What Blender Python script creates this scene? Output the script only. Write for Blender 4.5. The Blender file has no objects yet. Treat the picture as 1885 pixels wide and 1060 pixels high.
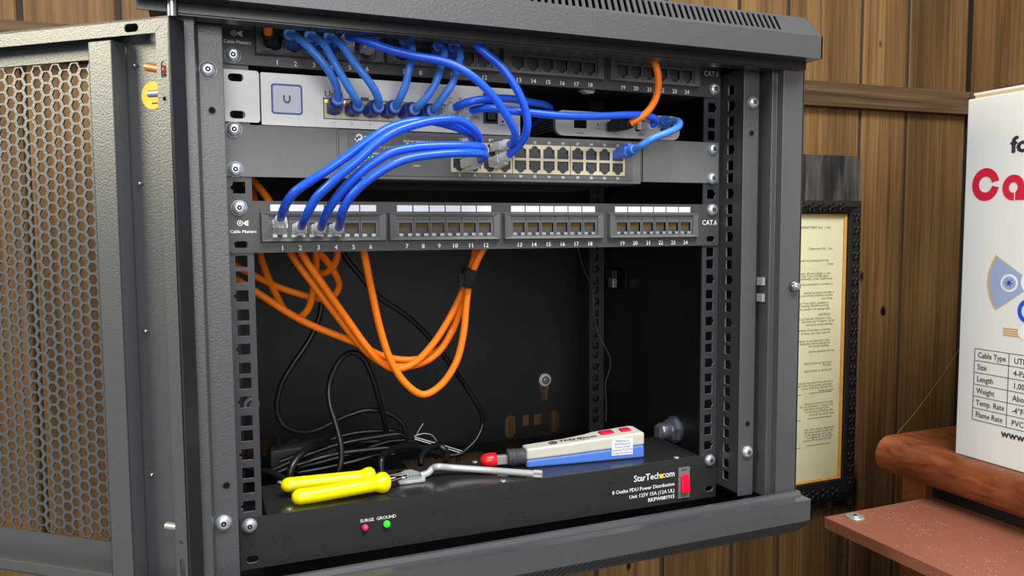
import bpy, math, random
from mathutils import Vector, Matrix, geometry
random.seed(7)
D = bpy.data; SC = bpy.context.scene; COL = SC.collection
Z0 = 1300.0                      # rack datum above the floor, mm
# ------------------------------------------------------------------ camera
CP = (-267.765, -675.928, -35.557); YAW, PIT, ROL = -0.387074, -0.0750959, 0.00631469; FPX = 1430.0
CR = (Matrix.Rotation(YAW, 3, 'Z') @ Matrix.Rotation(PIT, 3, 'X') @ Matrix.Rotation(ROL, 3, 'Y'))
cam = D.objects.new('camera', D.cameras.new('camera')); COL.objects.link(cam); SC.camera = cam
cam.data.sensor_width = 36.0; cam.data.lens = FPX/1885*36; cam.data.clip_start = 0.02
rr, ff, uu = CR.col[0], CR.col[1], CR.col[2]
m3 = Matrix((rr, uu, -ff)).transposed()
cam.matrix_world = Matrix.Translation(Vector((CP[0], CP[1], CP[2]+Z0))*0.001) @ m3.to_4x4()
def H(u, v, ax, val):            # the point of the photograph (u,v) on the plane coordinate[ax]=val, mm
    d = CR @ Vector(((u-942.5)/FPX, 1.0, (530-v)/FPX))
    t = (val-CP[ax])/d[ax]
    return Vector((CP[0]+t*d.x, CP[1]+t*d.y, CP[2]+t*d.z))
# ------------------------------------------------------------------ light
SC.view_settings.view_transform = 'Standard'; SC.view_settings.look = 'None'
SC.view_settings.gamma = 1.0; SC.view_settings.use_curve_mapping = False
SC.view_settings.exposure = 0.06
w = D.worlds.new('room'); SC.world = w; w.use_nodes = True
w.node_tree.nodes['Background'].inputs[0].default_value = (0.97, 0.98, 1.0, 1)
w.node_tree.nodes['Background'].inputs[1].default_value = 0.34
def area(name, loc, size, size_y, power, target, color=(1, 0.97, 0.9)):
    l = D.lights.new(name, 'AREA'); l.shape = 'RECTANGLE'; l.size = size; l.size_y = size_y; l.energy = power; l.color = color
    o = D.objects.new(name, l); COL.objects.link(o)
    o.location = Vector((loc[0], loc[1], loc[2]+Z0))*0.001
    dv = (Vector(target)-Vector(loc)); o.rotation_euler = dv.to_track_quat('-Z', 'Y').to_euler()
    return o
area('ceiling_light', (250, -900, 1150), 1.3, 0.6, 42, (200, -400, -300), (1, 1, 0.97))
area('window_light', (-1650, -180, 560), 0.7, 0.5, 26, (-350, 0, 60), (1, 0.93, 0.70))
area('room_light', (-500, -2600, 500), 1.6, 1.0, 30, (0, 300, -200), (1, 1, 0.98))
# ------------------------------------------------------------------ materials
def lin(c):
    return tuple(((x/255)/12.92 if x/255 <= 0.04045 else ((x/255+0.055)/1.055)**2.4) for x in c)
def mat(name, rgb, rough=0.5, metal=0.0, bump=0.0, bscale=900, spec=0.5, trans=0.0, emit=0.0, coat=0.0, var=0.0, vscale=8, ior=1.45, alpha=1.0):
    m = D.materials.new(name); m.use_nodes = True; nt = m.node_tree; b = nt.nodes['Principled BSDF']
    c = lin(rgb)
    b.inputs['Base Color'].default_value = (*c, 1); b.inputs['Roughness'].default_value = rough
    b.inputs['Metallic'].default_value = metal; b.inputs['Specular IOR Level'].default_value = spec
    b.inputs['Transmission Weight'].default_value = trans; b.inputs['IOR'].default_value = ior
    b.inputs['Coat Weight'].default_value = coat; b.inputs['Alpha'].default_value = alpha
    if emit: b.inputs['Emission Color'].default_value = (*c, 1); b.inputs['Emission Strength'].default_value = emit
    if bump or var:
        tc = nt.nodes.new('ShaderNodeTexCoord')
        if bump:
            n = nt.nodes.new('ShaderNodeTexNoise'); n.inputs['Scale'].default_value = bscale; n.inputs['Detail'].default_value = 2
            nt.links.new(tc.outputs['Object'], n.inputs['Vector'])
            bp = nt.nodes.new('ShaderNodeBump'); bp.inputs['Strength'].default_value = bump; bp.inputs['Distance'].default_value = 0.001
            nt.links.new(n.outputs['Fac'], bp.inputs['Height']); nt.links.new(bp.outputs[0], b.inputs['Normal'])
        if var:
            n = nt.nodes.new('ShaderNodeTexNoise'); n.inputs['Scale'].default_value = vscale; n.inputs['Detail'].default_value = 5
            nt.links.new(tc.outputs['Object'], n.inputs['Vector'])
            mx = nt.nodes.new('ShaderNodeMix'); mx.data_type = 'RGBA'
            mx.inputs['A'].default_value = (*[x*(1-var) for x in c], 1); mx.inputs['B'].default_value = (*[min(1, x*(1+var)) for x in c], 1)
            nt.links.new(n.outputs['Fac'], mx.inputs['Factor']); nt.links.new(mx.outputs['Result'], b.inputs['Base Color'])
    return m
def ramp(nt, src, stops):
    r = nt.nodes.new('ShaderNodeValToRGB'); nt.links.new(src, r.inputs[0])
    e = r.color_ramp.elements
    while len(e) < len(stops): e.new(0.5)
    for k, (p, c) in enumerate(stops):
        e[k].position = p; e[k].color = (*lin(c), 1)
    return r
def wood(name, dark, mid, light, sc=(55, 55, 2.2), rough=0.6, knots=True, plankvar=0.35, bump=0.25, spec=0.3, marks=True, ring=5.0):
    m = D.materials.new(name); m.use_nodes = True; nt = m.node_tree; b = nt.nodes['Principled BSDF']; N = nt.nodes.new; L = nt.links.new
    b.inputs['Roughness'].default_value = rough; b.inputs['Specular IOR Level'].default_value = spec
    tc = N('ShaderNodeTexCoord')
    mp = N('ShaderNodeMapping'); mp.inputs['Scale'].default_value = sc; L(tc.outputs['Object'], mp.inputs[0])
    n1 = N('ShaderNodeTexNoise'); n1.inputs['Scale'].default_value = 1.0; n1.inputs['Detail'].default_value = 6; n1.inputs['Distortion'].default_value = 0.6; L(mp.outputs[0], n1.inputs['Vector'])
    mp2 = N('ShaderNodeMapping'); mp2.inputs['Scale'].default_value = tuple(s*0.16 for s in sc); L(tc.outputs['Object'], mp2.inputs[0])
    n2 = N('ShaderNodeTexNoise'); n2.inputs['Scale'].default_value = 1.0; n2.inputs['Detail'].default_value = 2; L(mp2.outputs[0], n2.inputs['Vector'])
    mu = N('ShaderNodeMath'); mu.operation = 'MULTIPLY'; mu.inputs[1].default_value = ring*3; L(n2.outputs['Fac'], mu.inputs[0])
    sn = N('ShaderNodeMath'); sn.operation = 'SINE'; L(mu.outputs[0], sn.inputs[0])
    ma = N('ShaderNodeMath'); ma.operation = 'MULTIPLY_ADD'; ma.inputs[1].default_value = 0.14; L(sn.outputs[0], ma.inputs[0]); L(n1.outputs['Fac'], ma.inputs[2])
    r = ramp(nt, ma.outputs[0], [(0.28, dark), (0.48, mid), (0.72, light)])
    out = r.outputs[0]
    # slow colour change from board to board
    mp3 = N('ShaderNodeMapping'); mp3.inputs['Scale'].default_value = (9, 9, 0.7) if sc[2] < sc[0] else (0.7, 9, 9); L(tc.outputs['Object'], mp3.inputs[0])
    n3 = N('ShaderNodeTexNoise'); n3.inputs['Scale'].default_value = 1; n3.inputs['Detail'].default_value = 2; L(mp3.outputs[0], n3.inputs['Vector'])
    r3 = ramp(nt, n3.outputs['Fac'], [(0.3, (int(255*(1-plankvar)),)*3), (0.65, (255, 255, 255))])
    mx = N('ShaderNodeMix'); mx.data_type = 'RGBA'; mx.blend_type = 'MULTIPLY'; mx.inputs['Factor'].default_value = 1
    L(out, mx.inputs['A']); L(r3.outputs[0], mx.inputs['B']); out = mx.outputs['Result']
    if marks:   # worm marks and knots
        for vs, th, st in (((16, 16, 9), 0.10, 0.9),) + ((((5, 5, 2.2), 0.13, 0.75),) if knots else ()):
            mpk = N('ShaderNodeMapping'); mpk.inputs['Scale'].default_value = vs; L(tc.outputs['Object'], mpk.inputs[0])
            nd = N('ShaderNodeTexNoise'); nd.inputs['Scale'].default_value = 4; L(mpk.outputs[0], nd.inputs['Vector'])
            ad = N('ShaderNodeMix'); ad.data_type = 'VECTOR'; ad.inputs['Factor'].default_value = 0.16; L(mpk.outputs[0], ad.inputs['A']); L(nd.outputs['Color'], ad.inputs['B'])
            vo = N('ShaderNodeTexVoronoi'); vo.inputs['Scale'].default_value = 1; L(ad.outputs['Result'], vo.inputs['Vector'])
            rv = ramp(nt, vo.outputs['Distance'], [(th*0.6, (int(255*(1-st)),)*3), (th, (255, 255, 255))])
            m2 = N('ShaderNodeMix'); m2.data_type = 'RGBA'; m2.blend_type = 'MULTIPLY'; m2.inputs['Factor'].default_value = 1
            L(out, m2.inputs['A']); L(rv.outputs[0], m2.inputs['B']); out = m2.outputs['Result']
    L(out, b.inputs['Base Color'])
    bp = N('ShaderNodeBump'); bp.inputs['Strength'].default_value = bump; bp.inputs['Distance'].default_value = 0.001
    L(n1.outputs['Fac'], bp.inputs['Height']); L(bp.outputs[0], b.inputs['Normal'])
    return m
M = {}
M['paint'] = mat('cabinet_grey_black_paint', (68, 70, 74), 0.37, bump=0.22, bscale=750, spec=0.9)
M['paint_smooth'] = mat('smooth_black_paint', (38, 38, 41), 0.24, bump=0.05, bscale=300, spec=0.5)
M['sill'] = mat('sill_paint', (66, 68, 73), 0.24, bump=0.03, spec=0.9)
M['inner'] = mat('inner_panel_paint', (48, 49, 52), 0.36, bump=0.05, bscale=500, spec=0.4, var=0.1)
M['rail'] = mat('rail_paint', (54, 56, 61), 0.38, bump=0.06, bscale=600, spec=0.6)
M['edge'] = mat('bare_cut_edge', (170, 170, 170), 0.4, metal=0.6)
M['panel'] = mat('patch_panel_steel', (66, 65, 65), 0.42, bump=0.05, spec=0.5)
M['plastic'] = mat('black_port_plastic', (84, 86, 88), 0.45, bump=0.1, bscale=200, spec=0.5, var=0.25, vscale=60)
M['black'] = mat('matte_black', (16, 16, 17), 0.6)
M['dark'] = mat('dark_hole', (8, 8, 9), 0.8, spec=0.2)
M['gold'] = mat('gold_contacts', (210, 160, 60), 0.3, metal=0.9)
M['white'] = mat('white_print', (235, 238, 240), 0.6)
M['label'] = mat('white_label_paper', (216, 221, 232), 0.6)
M['tplink'] = mat('switch_dark_grey_paint', (106, 108, 110), 0.45, bump=0.22, bscale=700, spec=0.5)
M['tpanel'] = mat('switch_face_inlay', (94, 96, 99), 0.5, bump=0.1, bscale=900)
M['cream'] = mat('cream_port_surround', (205, 196, 168), 0.45)
M['jack'] = mat('jack_grey_black', (62, 65, 70), 0.5)
M['silver'] = mat('satin_silver', (206, 207, 208), 0.4, metal=0.15, spec=0.5, bump=0.06, bscale=900)
M['silver2'] = mat('gateway_silver', (190, 190, 190), 0.36, metal=0.6)
M['zinc'] = mat('zinc_steel', (205, 214, 226), 0.3, metal=0.75)
M['nickel'] = mat('nickel_plate', (186, 192, 192), 0.3, metal=0.25, spec=0.8)
M['chrome'] = mat('bright_steel', (205, 210, 215), 0.14, metal=1.0)
M['steel'] = mat('brushed_steel', (178, 182, 182), 0.34, metal=0.6)
M['blueprint'] = mat('blue_print', (86, 96, 160), 0.5)
M['greyprint'] = mat('grey_print', (84, 86, 92), 0.5)
M['greenmark'] = mat('green_print', (70, 130, 80), 0.5)
M['copper'] = mat('copper', (205, 130, 90), 0.4, metal=0.5)
M['yellowst'] = mat('yellow_sticker', (230, 195, 40), 0.5)
M['jacket'] = mat('blue_cable_jacket', (30, 88, 222), 0.28, spec=0.5, coat=0.2)
M['jacket2'] = mat('light_blue_cable_jacket', (62, 124, 220), 0.34, bump=0.5, bscale=130, spec=0.5, var=0.15, vscale=200)
M['boot'] = mat('blue_cable_boot', (54, 72, 148), 0.42)
M['rim'] = mat('pale_blue_boot_rim', (104, 140, 228), 0.4)
M['bootl'] = mat('light_blue_boot', (66, 116, 216), 0.4)
M['clear'] = mat('clear_plug', (250, 251, 253), 0.08, trans=0.55, ior=1.4, spec=0.9)
M['orange'] = mat('orange_cable_jacket', (246, 124, 14), 0.42, spec=0.4)
M['blackcab'] = mat('black_rubber_cable', (24, 24, 25), 0.3, spec=0.6)
M['velcro'] = mat('black_velcro', (10, 10, 12), 0.9)
M['pdu'] = mat('power_unit_black', (44, 44, 46), 0.33, spec=0.5, bump=0.03, bscale=200)
M['pdutop'] = mat('power_unit_gloss_top', (40, 40, 40), 0.2, spec=0.6, bump=0.02, bscale=250)
M['bezel'] = mat('grey_bezel', (112, 112, 112), 0.4)
M['redsw'] = mat('red_switch', (225, 10, 40), 0.25, emit=0.25)
M['redled'] = mat('dull_red_led', (205, 60, 90), 0.25)
M['greenled'] = mat('green_led', (40, 220, 40), 0.3, emit=1.0)
M['amberled'] = mat('amber_led', (255, 180, 20), 0.3, emit=1.5)
M['yellow'] = mat('yellow_grip', (250, 232, 8), 0.3, spec=0.5, coat=0.3)
M['red'] = mat('red_plastic', (225, 28, 32), 0.3, coat=0.3)
M['toolgrey'] = mat('warm_grey_plastic', (196, 194, 182), 0.5, var=0.06, vscale=60)
M['toolblue'] = mat('tool_blue_plastic', (76, 118, 205), 0.45)
M['brick'] = mat('charcoal_plastic', (62, 64, 68), 0.5, bump=0.1)
M['paper'] = mat('aged_paper', (222, 216, 178), 0.7)
M['gilt'] = mat('gilt_edge', (200, 150, 60), 0.5, var=0.3, vscale=60)
M['frame'] = mat('carved_black_frame', (28, 27, 27), 0.4, bump=0.8, bscale=120, spec=0.6)
M['card'] = mat('white_carton', (222, 224, 226), 0.7, var=0.02, vscale=30)
M['kraft'] = mat('carton_edge', (196, 170, 130), 0.8)
M['crimson'] = mat('crimson_print', (205, 30, 62), 0.5)
M['ink'] = mat('dark_ink', (52, 46, 56), 0.6)
M['typed'] = mat('typewriter_ink', (92, 86, 64), 0.8)
M['reelblue'] = mat('reel_blue_print', (150, 170, 208), 0.6)
M['reelwhite'] = mat('reel_white_print', (228, 234, 242), 0.6)
M['navy'] = mat('navy_print', (40, 70, 170), 0.6)
M['wall'] = wood('pine_panelling', (80, 56, 30), (105, 76, 42), (130, 98, 60), sc=(170, 170, 4.0), ring=1.6, plankvar=0.3)
M['trim'] = wood('brown_stained_trim', (56, 42, 28), (84, 64, 44), (106, 84, 60), sc=(4, 120, 120), knots=False)
M['groove'] = mat('dark_groove', (52, 46, 40), 0.8)
M['ply'] = wood('black_stained_plywood', (24, 23, 24), (46, 45, 46), (84, 81, 80), sc=(70, 70, 9.0), knots=False, plankvar=0.1, marks=False, ring=9)
M['cherry'] = wood('cherry_wood', (92, 42, 20), (136, 66, 34), (158, 92, 56), sc=(110, 30, 110), ring=1.5, knots=False, plankvar=0.4, rough=0.35, spec=0.5, marks=False)
M['traytop'] = mat('red_brown_laminate', (132, 80, 62), 0.5, bump=0.15, bscale=500, var=0.12, vscale=300)
M['floor'] = mat('grey_floor', (120, 116, 108), 0.6)
M['thread'] = mat('pale_thread', (170, 160, 140), 0.6)
# dust speckle on tray, stains on paper
def speckle(m, col, scale, th):
    nt = m.node_tree; b = nt.nodes['Principled BSDF']; L = nt.links.new
    tc = nt.nodes.new('ShaderNodeTexCoord'); v = nt.nodes.new('ShaderNodeTexVoronoi'); v.inputs['Scale'].default_value = scale
    L(tc.outputs['Object'], v.inputs['Vector'])
    r = ramp(nt, v.outputs['Distance'], [(th, (255, 255, 255)), (th*1.5, (0, 0, 0))])
    n = nt.nodes.new('ShaderNodeTexNoise'); n.inputs['Scale'].default_value = scale*0.15; L(tc.outputs['Object'], n.inputs['Vector'])
    r2 = ramp(nt, n.outputs['Fac'], [(0.45, (0, 0, 0)), (0.6, (255, 255, 255))])
    mu = nt.nodes.new('ShaderNodeMath'); mu.operation = 'MULTIPLY'; L(r.outputs[0], mu.inputs[0]); L(r2.outputs[0], mu.inputs[1])
    mx = nt.nodes.new('ShaderNodeMix'); mx.data_type = 'RGBA'; L(mu.outputs[0], mx.inputs['Factor'])
    src = b.inputs['Base Color'].links
    if src: L(src[0].from_socket, mx.inputs['A'])
    else: mx.inputs['A'].default_value = b.inputs['Base Color'].default_value
    mx.inputs['B'].default_value = (*lin(col), 1); L(mx.outputs['Result'], b.inputs['Base Color'])
speckle(M['traytop'], (214, 170, 140), 260, 0.12)
speckle(M['pdu'], (14, 14, 14), 380, 0.16)
def stains(m, col, scale, lo, hi):
    nt = m.node_tree; b = nt.nodes['Principled BSDF']; L = nt.links.new
    tc = nt.nodes.new('ShaderNodeTexCoord'); n = nt.nodes.new('ShaderNodeTexNoise'); n.inputs['Scale'].default_value = scale; n.inputs['Detail'].default_value = 4
    L(tc.outputs['Object'], n.inputs['Vector']); r = ramp(nt, n.outputs['Fac'], [(lo, (0, 0, 0)), (hi, (200, 200, 200))])
    mx = nt.nodes.new('ShaderNodeMix'); mx.data_type = 'RGBA'; L(r.outputs[0], mx.inputs['Factor'])
    mx.inputs['A'].default_value = b.inputs['Base Color'].default_value; mx.inputs['B'].default_value = (*lin(col), 1)
    L(mx.outputs['Result'], b.inputs['Base Color'])
stains(M['paper'], (188, 172, 110), 14, 0.58, 0.78)
# ------------------------------------------------------------------ builders (all in mm)
def FR(y):                       # frame on a rack-parallel plane, c goes towards the viewer
    return lambda a, b, c=0.0: (a, y-c, b)
class MB:
    def __init__(s): s.v = []; s.f = []; s.m = []; s.sm = []; s.mats = []
    def mi(s, m):
        if m not in s.mats: s.mats.append(m)
        return s.mats.index(m)
    def add(s, vs, fs, m, smooth=False):
        o = len(s.v); s.v += [tuple(p) for p in vs]; k = s.mi(m)
        for f in fs: s.f.append(tuple(i+o for i in f)); s.m.append(k); s.sm.append(smooth)
    def box(s, x0, x1, y0, y1, z0, z1, m, fr=None):
        vs = [(x, y, z) for x in (x0, x1) for y in (y0, y1) for z in (z0, z1)]
        if fr: vs = [fr(*p) for p in vs]
        s.add(vs, [(0, 1, 3, 2), (4, 6, 7, 5), (0, 4, 5, 1), (2, 3, 7, 6), (0, 2, 6, 4), (1, 5, 7, 3)], m)
    def hexa(s, b, t, m):        # 4 bottom points, 4 top points
        s.add(list(b)+list(t), [(3, 2, 1, 0), (4, 5, 6, 7), (0, 1, 5, 4), (1, 2, 6, 5), (2, 3, 7, 6), (3, 0, 4, 7)], m)
    def ext(s, poly, fr, c0, c1, m, smooth=False):     # extrude a 2D outline
        n = len(poly)
        vs = [fr(a, b, c0) for a, b in poly]+[fr(a, b, c1) for a, b in poly]
        s.add(vs, [tuple(range(n)), tuple(range(2*n-1, n-1, -1))], m)
        s.add(vs, [(i, (i+1) % n, n+(i+1) % n, n+i) for i in range(n)], m, smooth)
    def plate(s, outer, holes, fr, c0, c1, m, em=None):
        loops = [outer]+holes; pts = [p for l in loops for p in l]
        tris = geometry.tessellate_polygon([[Vector((a, b, 0)) for a, b in l] for l in loops])
        vs = [fr(a, b, c1) for a, b in pts]; s.add(vs, [tuple(t) for t in tris], m)
        vb = [fr(a, b, c0) for a, b in pts]; s.add(vb, [tuple(reversed(t)) for t in tris], m)
        o = 0
        for k, l in enumerate(loops):
            n = len(l); q = [fr(a, b, c1) for a, b in l]+[fr(a, b, c0) for a, b in l]
            s.add(q, [(i, (i+1) % n, n+(i+1) % n, n+i) for i in range(n)], (em or m) if k else m)
    def tube(s, pts, r, m, seg=12, cap=True, r1=None):
        pts = [Vector(p) for p in pts]; n = len(pts); t0 = (pts[1]-pts[0]).normalized()
        a = t0.orthogonal().normalized(); ring = []
        for i, p in enumerate(pts):
            t = (pts[min(i+1, n-1)]-pts[max(i-1, 0)]).normalized()
            a = (a-t*a.dot(t)).normalized(); b = t.cross(a)
            rad = r[i] if isinstance(r, (list, tuple)) else r
            ring.append([p+(a*math.cos(q)+b*math.sin(q))*rad for q in [2*math.pi*k/seg for k in range(seg)]])
        vs = [p for rg in ring for p in rg]
        fs = [(i*seg+k, i*seg+(k+1) % seg, (i+1)*seg+(k+1) % seg, (i+1)*seg+k) for i in range(n-1) for k in range(seg)]
        s.add(vs, fs, m, True)
        if cap: s.add(vs, [tuple(range(seg-1, -1, -1)), tuple(range((n-1)*seg, n*seg))], m)
    def cyl(s, p0, p1, r, m, seg=20, r1=None):
        s.tube([p0, p1], [r, r if r1 is None else r1], m, seg)
    def lathe(s, prof, base, axis, m, seg=24, smooth=True):   # prof (radius, height along axis)
        ax = Vector(axis).normalized(); a = ax.orthogonal().normalized(); b = ax.cross(a); base = Vector(base)
        vs = [base+ax*h+(a*math.cos(q)+b*math.sin(q))*r for r, h in prof for q in [2*math.pi*k/seg for k in range(seg)]]
        n = len(prof)
        s.add(vs, [(i*seg+k, i*seg+(k+1) % seg, (i+1)*seg+(k+1) % seg, (i+1)*seg+k) for i in range(n-1) for k in range(seg)], m, smooth)
        s.add(vs, [tuple(range(seg-1, -1, -1)), tuple(range((n-1)*seg, n*seg))], m)
    def text(s, txt, size, fr, x, z, m, align='LEFT', sx=1.0, c=0.25, bold=0.0):
        v, f, w = text_geo(txt); off = {'LEFT': 0, 'CENTER': -w/2, 'RIGHT': -w}[align]
        if bold:
            for dx, dz in ((-bold, 0), (bold, 0), (0, bold*0.7), (0, -bold*0.7)):
                s.add([fr(x+(p[0]+off)*size*sx+dx, z+p[1]*size+dz, c) for p in v], f, m)
        s.add([fr(x+(p[0]+off)*size*sx, z+p[1]*size, c+0.02) for p in v], f, m)
    def build(s, name, parent=None, bevel=0.0, seg=2, kind=None):
        me = D.meshes.new(name); org = Vector((0, 0, -Z0)) if parent is None else parent['_o']
        org = Vector(org)
        me.from_pydata([tuple((Vector(p)-org)*0.001) for p in s.v], [], s.f)
        for k in s.mats: me.materials.append(M[k])
        me.polygons.foreach_set('material_index', s.m); me.polygons.foreach_set('use_smooth', s.sm); me.update()
        o = D.objects.new(name, me); COL.objects.link(o)
        if parent is not None:
            o.parent = parent['obj']
        if bevel:
            b = o.modifiers.new('bevel', 'BEVEL'); b.width = bevel*0.001; b.segments = seg; b.limit_method = 'ANGLE'; b.angle_limit = math.radians(40)
        if kind: o['kind'] = kind
        return {'obj': o, '_o': tuple(org)}
_tg = {}
def text_geo(txt):
    if txt not in _tg:
        cu = D.curves.new('t', 'FONT'); cu.body = txt; cu.size = 1.0; cu.resolution_u = 2
        ob = D.objects.new('t', cu); me = D.meshes.new_from_object(ob)
        v = [(p.co.x, p.co.y) for p in me.vertices]; f = [tuple(p.vertices) for p in me.polygons]
        D.objects.remove(ob); D.curves.remove(cu); D.meshes.remove(me)
        _tg[txt] = (v, f, max([p[0] for p in v], default=0))
    return _tg[txt]
def thing(name, label, cat, at, group=None):
    o = D.objects.new(name, None); COL.objects.link(o); o.empty_display_size = 0.02
    o.location = Vector((at[0], at[1], at[2]+Z0))*0.001
    o['label'] = label; o['category'] = cat
    if group: o['group'] = group
    return {'obj': o, '_o': tuple(at)}
def tag(h, label, cat, group=None, kind=None):
    o = h['obj']; o['label'] = label; o['category'] = cat
    if group: o['group'] = group
    if kind: o['kind'] = kind
def plabel(h, label): h['obj']['label'] = label; return h
def rectp(x0, x1, z0, z1): return [(x0, z0), (x1, z0), (x1, z1), (x0, z1)]
def rrect(x0, x1, z0, z1, r, n=4):
    out = []
    for cx, cz, a0 in ((x1-r, z0+r, -90), (x1-r, z1-r, 0), (x0+r, z1-r, 90), (x0+r, z0+r, 180)):
        for k in range(n+1):
            a = math.radians(a0+90*k/n); out.append((cx+r*math.cos(a), cz+r*math.sin(a)))
    return out
def circ(x, z, r, n=20): return [(x+r*math.cos(2*math.pi*k/n), z+r*math.sin(2*math.pi*k/n)) for k in range(n)]
def spline(pts, sub=8):
    P = [Vector(p) for p in pts]; out = []
    P = [P[0]*2-P[1]]+P+[P[-1]*2-P[-2]]
    for i in range(1, len(P)-2):
        p0, p1, p2, p3 = P[i-1:i+3]
        d1 = max((p1-p0).length, 1e-3)**.5; d2 = max((p2-p1).length, 1e-3)**.5; d3 = max((p3-p2).length, 1e-3)**.5
        m1 = (p2-p1)+d2*((p1-p0)/d1-(p2-p0)/(d1+d2)) if d1 else p2-p1
        m2 = (p2-p1)+d2*((p3-p2)/d3-(p3-p1)/(d2+d3))
        for k in range(sub):
            t = k/sub; t2 = t*t; t3 = t2*t
            out.append(p1*(2*t3-3*t2+1)+m1*(t3-2*t2+t)+p2*(-2*t3+3*t2)+m2*(t3-t2))
    out.append(P[-2]); return out
def keyhole_sq(x, z, s=4.75, notch=0):           # square rack hole, every third with a keying notch
    if not notch: return rrect(x-s, x+s, z-s, z+s, 0.8, 2)
    d = notch
    if d < 0: return [(x-s, z-s), (x+s, z-s), (x+s, z+s), (x-s, z+s), (x-s, z+2.2), (x-s-1.8, z+1), (x-s-1.8, z-1), (x-s, z-2.2)]
    return [(x-s, z-s), (x+s, z-s), (x+s, z-2.2), (x+s+1.8, z-1), (x+s+1.8, z+1), (x+s, z+2.2), (x+s, z+s), (x-s, z+s)]
def screw(parent, x, y, z, r=6.0, n=(0, -1, 0)):
    b = MB(); n = Vector(n)
    b.lathe([(r*1.04, 0), (r*1.04, 1.0)], (x, y, z), n, 'steel', 24)
    b.lathe([(r, 1.0), (r, 1.8), (r*0.88, 3.0), (r*0.62, 3.9), (r*0.42, 4.1)], (x, y, z), n, 'zinc', 24)
    p = Vector((x, y, z))+n*4.12
    b.lathe([(r*0.36, 0), (r*0.36, 0.05)], p, n, 'dark', 6, False)
    b.lathe([(r*0.14, 0.06), (r*0.14, 0.12)], p, n, 'zinc', 6, False)
    return b.build('screw', parent)
# ================================================================== SETTING
WY = 372
def struct(b, name, bevel=0): return b.build(name, bevel=bevel, kind='structure')
gx = [-1800, -1560, -1420, -1180, -1010, -880, -700, -590, -443, -342, -180, -60, 75, 190, 300, 422, 560, 660, 822, 932, 1085]
b = MB(); b.box(-1800, 1085, WY+5, WY+40, -1300, 1300, 'groove')
for i in range(len(gx)-1):
    x0, x1 = gx[i]+(3.5 if i else 0), gx[i+1]-3.5
    b.ext([(x0, WY+6), (x0, WY+2), (x0+2, WY), (x1-2, WY), (x1, WY+2), (x1, WY+6)], lambda a, q, c: (a, q, c), -1300, 1300, 'wall')
struct(b, 'wall_back')
gy = [WY-3, 250, 95, -60, -200, -380, -500, -700, -860, -1100, -1500]
b = MB(); b.box(1092, 1130, -1500, WY+40, -1300, 1300, 'groove')
for i in range(len(gy)-1):
    y1, y0 = gy[i]-(3.5 if i else 0), gy[i+1]+3.5
    b.ext([(1093, y0), (1089, y0), (1087, y0+2), (1087, y1-2), (1089, y1), (1093, y1)], lambda a, q, c: (a, q, c), -1300, 1300, 'wall')
struct(b, 'wall_right')
b = MB(); zl = lambda z, x: z+(x-1085)*0.0075
b.hexa([(-1800, WY-16, zl(172, -1800)), (1085, WY-16, 172), (1085, WY+1, 172), (-1800, WY+1, zl(172, -1800))], [(-1800, WY-16, zl(213, -1800)), (1085, WY-16, 213), (1085, WY+1, 213), (-1800, WY+1, zl(213, -1800))], 'trim'); struct(b, 'trim_1', 1.5)
b = MB(); b.box(1070, 1088, -1500, WY-16, 172, 212, 'trim'); struct(b, 'trim_2', 1.5)
b = MB(); b.box(-1800, 1130, -1500, WY+40, -1320, -1300, 'floor'); struct(b, 'floor')
# ================================================================== CABINET
cab = thing('server_cabinet', 'black wall-mounted steel rack cabinet holding the network equipment', 'cabinet', (0, 365, -345))
XL, XR, BK, FL = -275, 300, 370, -345
# back panel with its openings
holes = []
def hb(u, v): p = H(u, v, 1, BK); return p.x, p.z
def oval(cu, cv, w, h):
    x, z = hb(cu, cv); holes.append(rrect(x-w/2, x+w/2, z-h/2, z+h/2, min(w, h)/2-0.01, 6))
oval(940, 785, 17, 34); oval(1021, 775, 17, 34)
x0, z1 = hb(962, 764); x1, z0 = hb(1000, 781); holes.append(rectp(x0, x1, z0, z1))
x, z = hb(981, 788); holes.append(circ(x, z, 2.2, 10))
def keyh(u, v):
    x, z = hb(u, v)
    out = []
    for k in range(11):
        a = math.radians(-50+280*k/10); out.append((x+9*math.cos(a), z+4+9*math.sin(a)))
    out += [(x-5.5, z-6), (x-5.5, z-14), (x-3, z-17), (x+3, z-17), (x+5.5, z-14), (x+5.5, z-6)]
    holes.append(out)
keyh(1003, 716); keyh(470, 762)
x0, _ = hb(455, 820); x1, _ = hb(494, 820); holes.append(rectp(x0, x1, -329, -307))
x0, _ = hb(503, 820); x1, _ = hb(517, 820); holes.append(rectp(x0, x1, -329, -307))
x, z = hb(541, 815); holes.append(circ(x, z-3, 9, 16))
b = MB(); b.plate(rectp(XL, XR, FL, 172), holes, FR(BK), -1.5, 0, 'inner'); b.build('back_panel', cab)
b = MB(); b.box(XL-1.5, XL, -48, BK, FL, 172, 'inner'); b.build('side_panel', cab)
b = MB(); b.box(XR-15, XR-13.5, -48, BK, FL, 172, 'inner'); b.box(XR-1.5, XR, -58, BK, FL, 172, 'paint'); b.build('side_panel', cab)
# bottom plate with rear cable opening
top = lambda a, q, c=0: (a, q, c)
b = MB(); b.plate(rectp(XL, XR, -58, BK), [rrect(-20, 95, 262, 330, 3, 2)], top, FL-1.5, FL, 'inner'); b.build('bottom_plate', cab)
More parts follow.
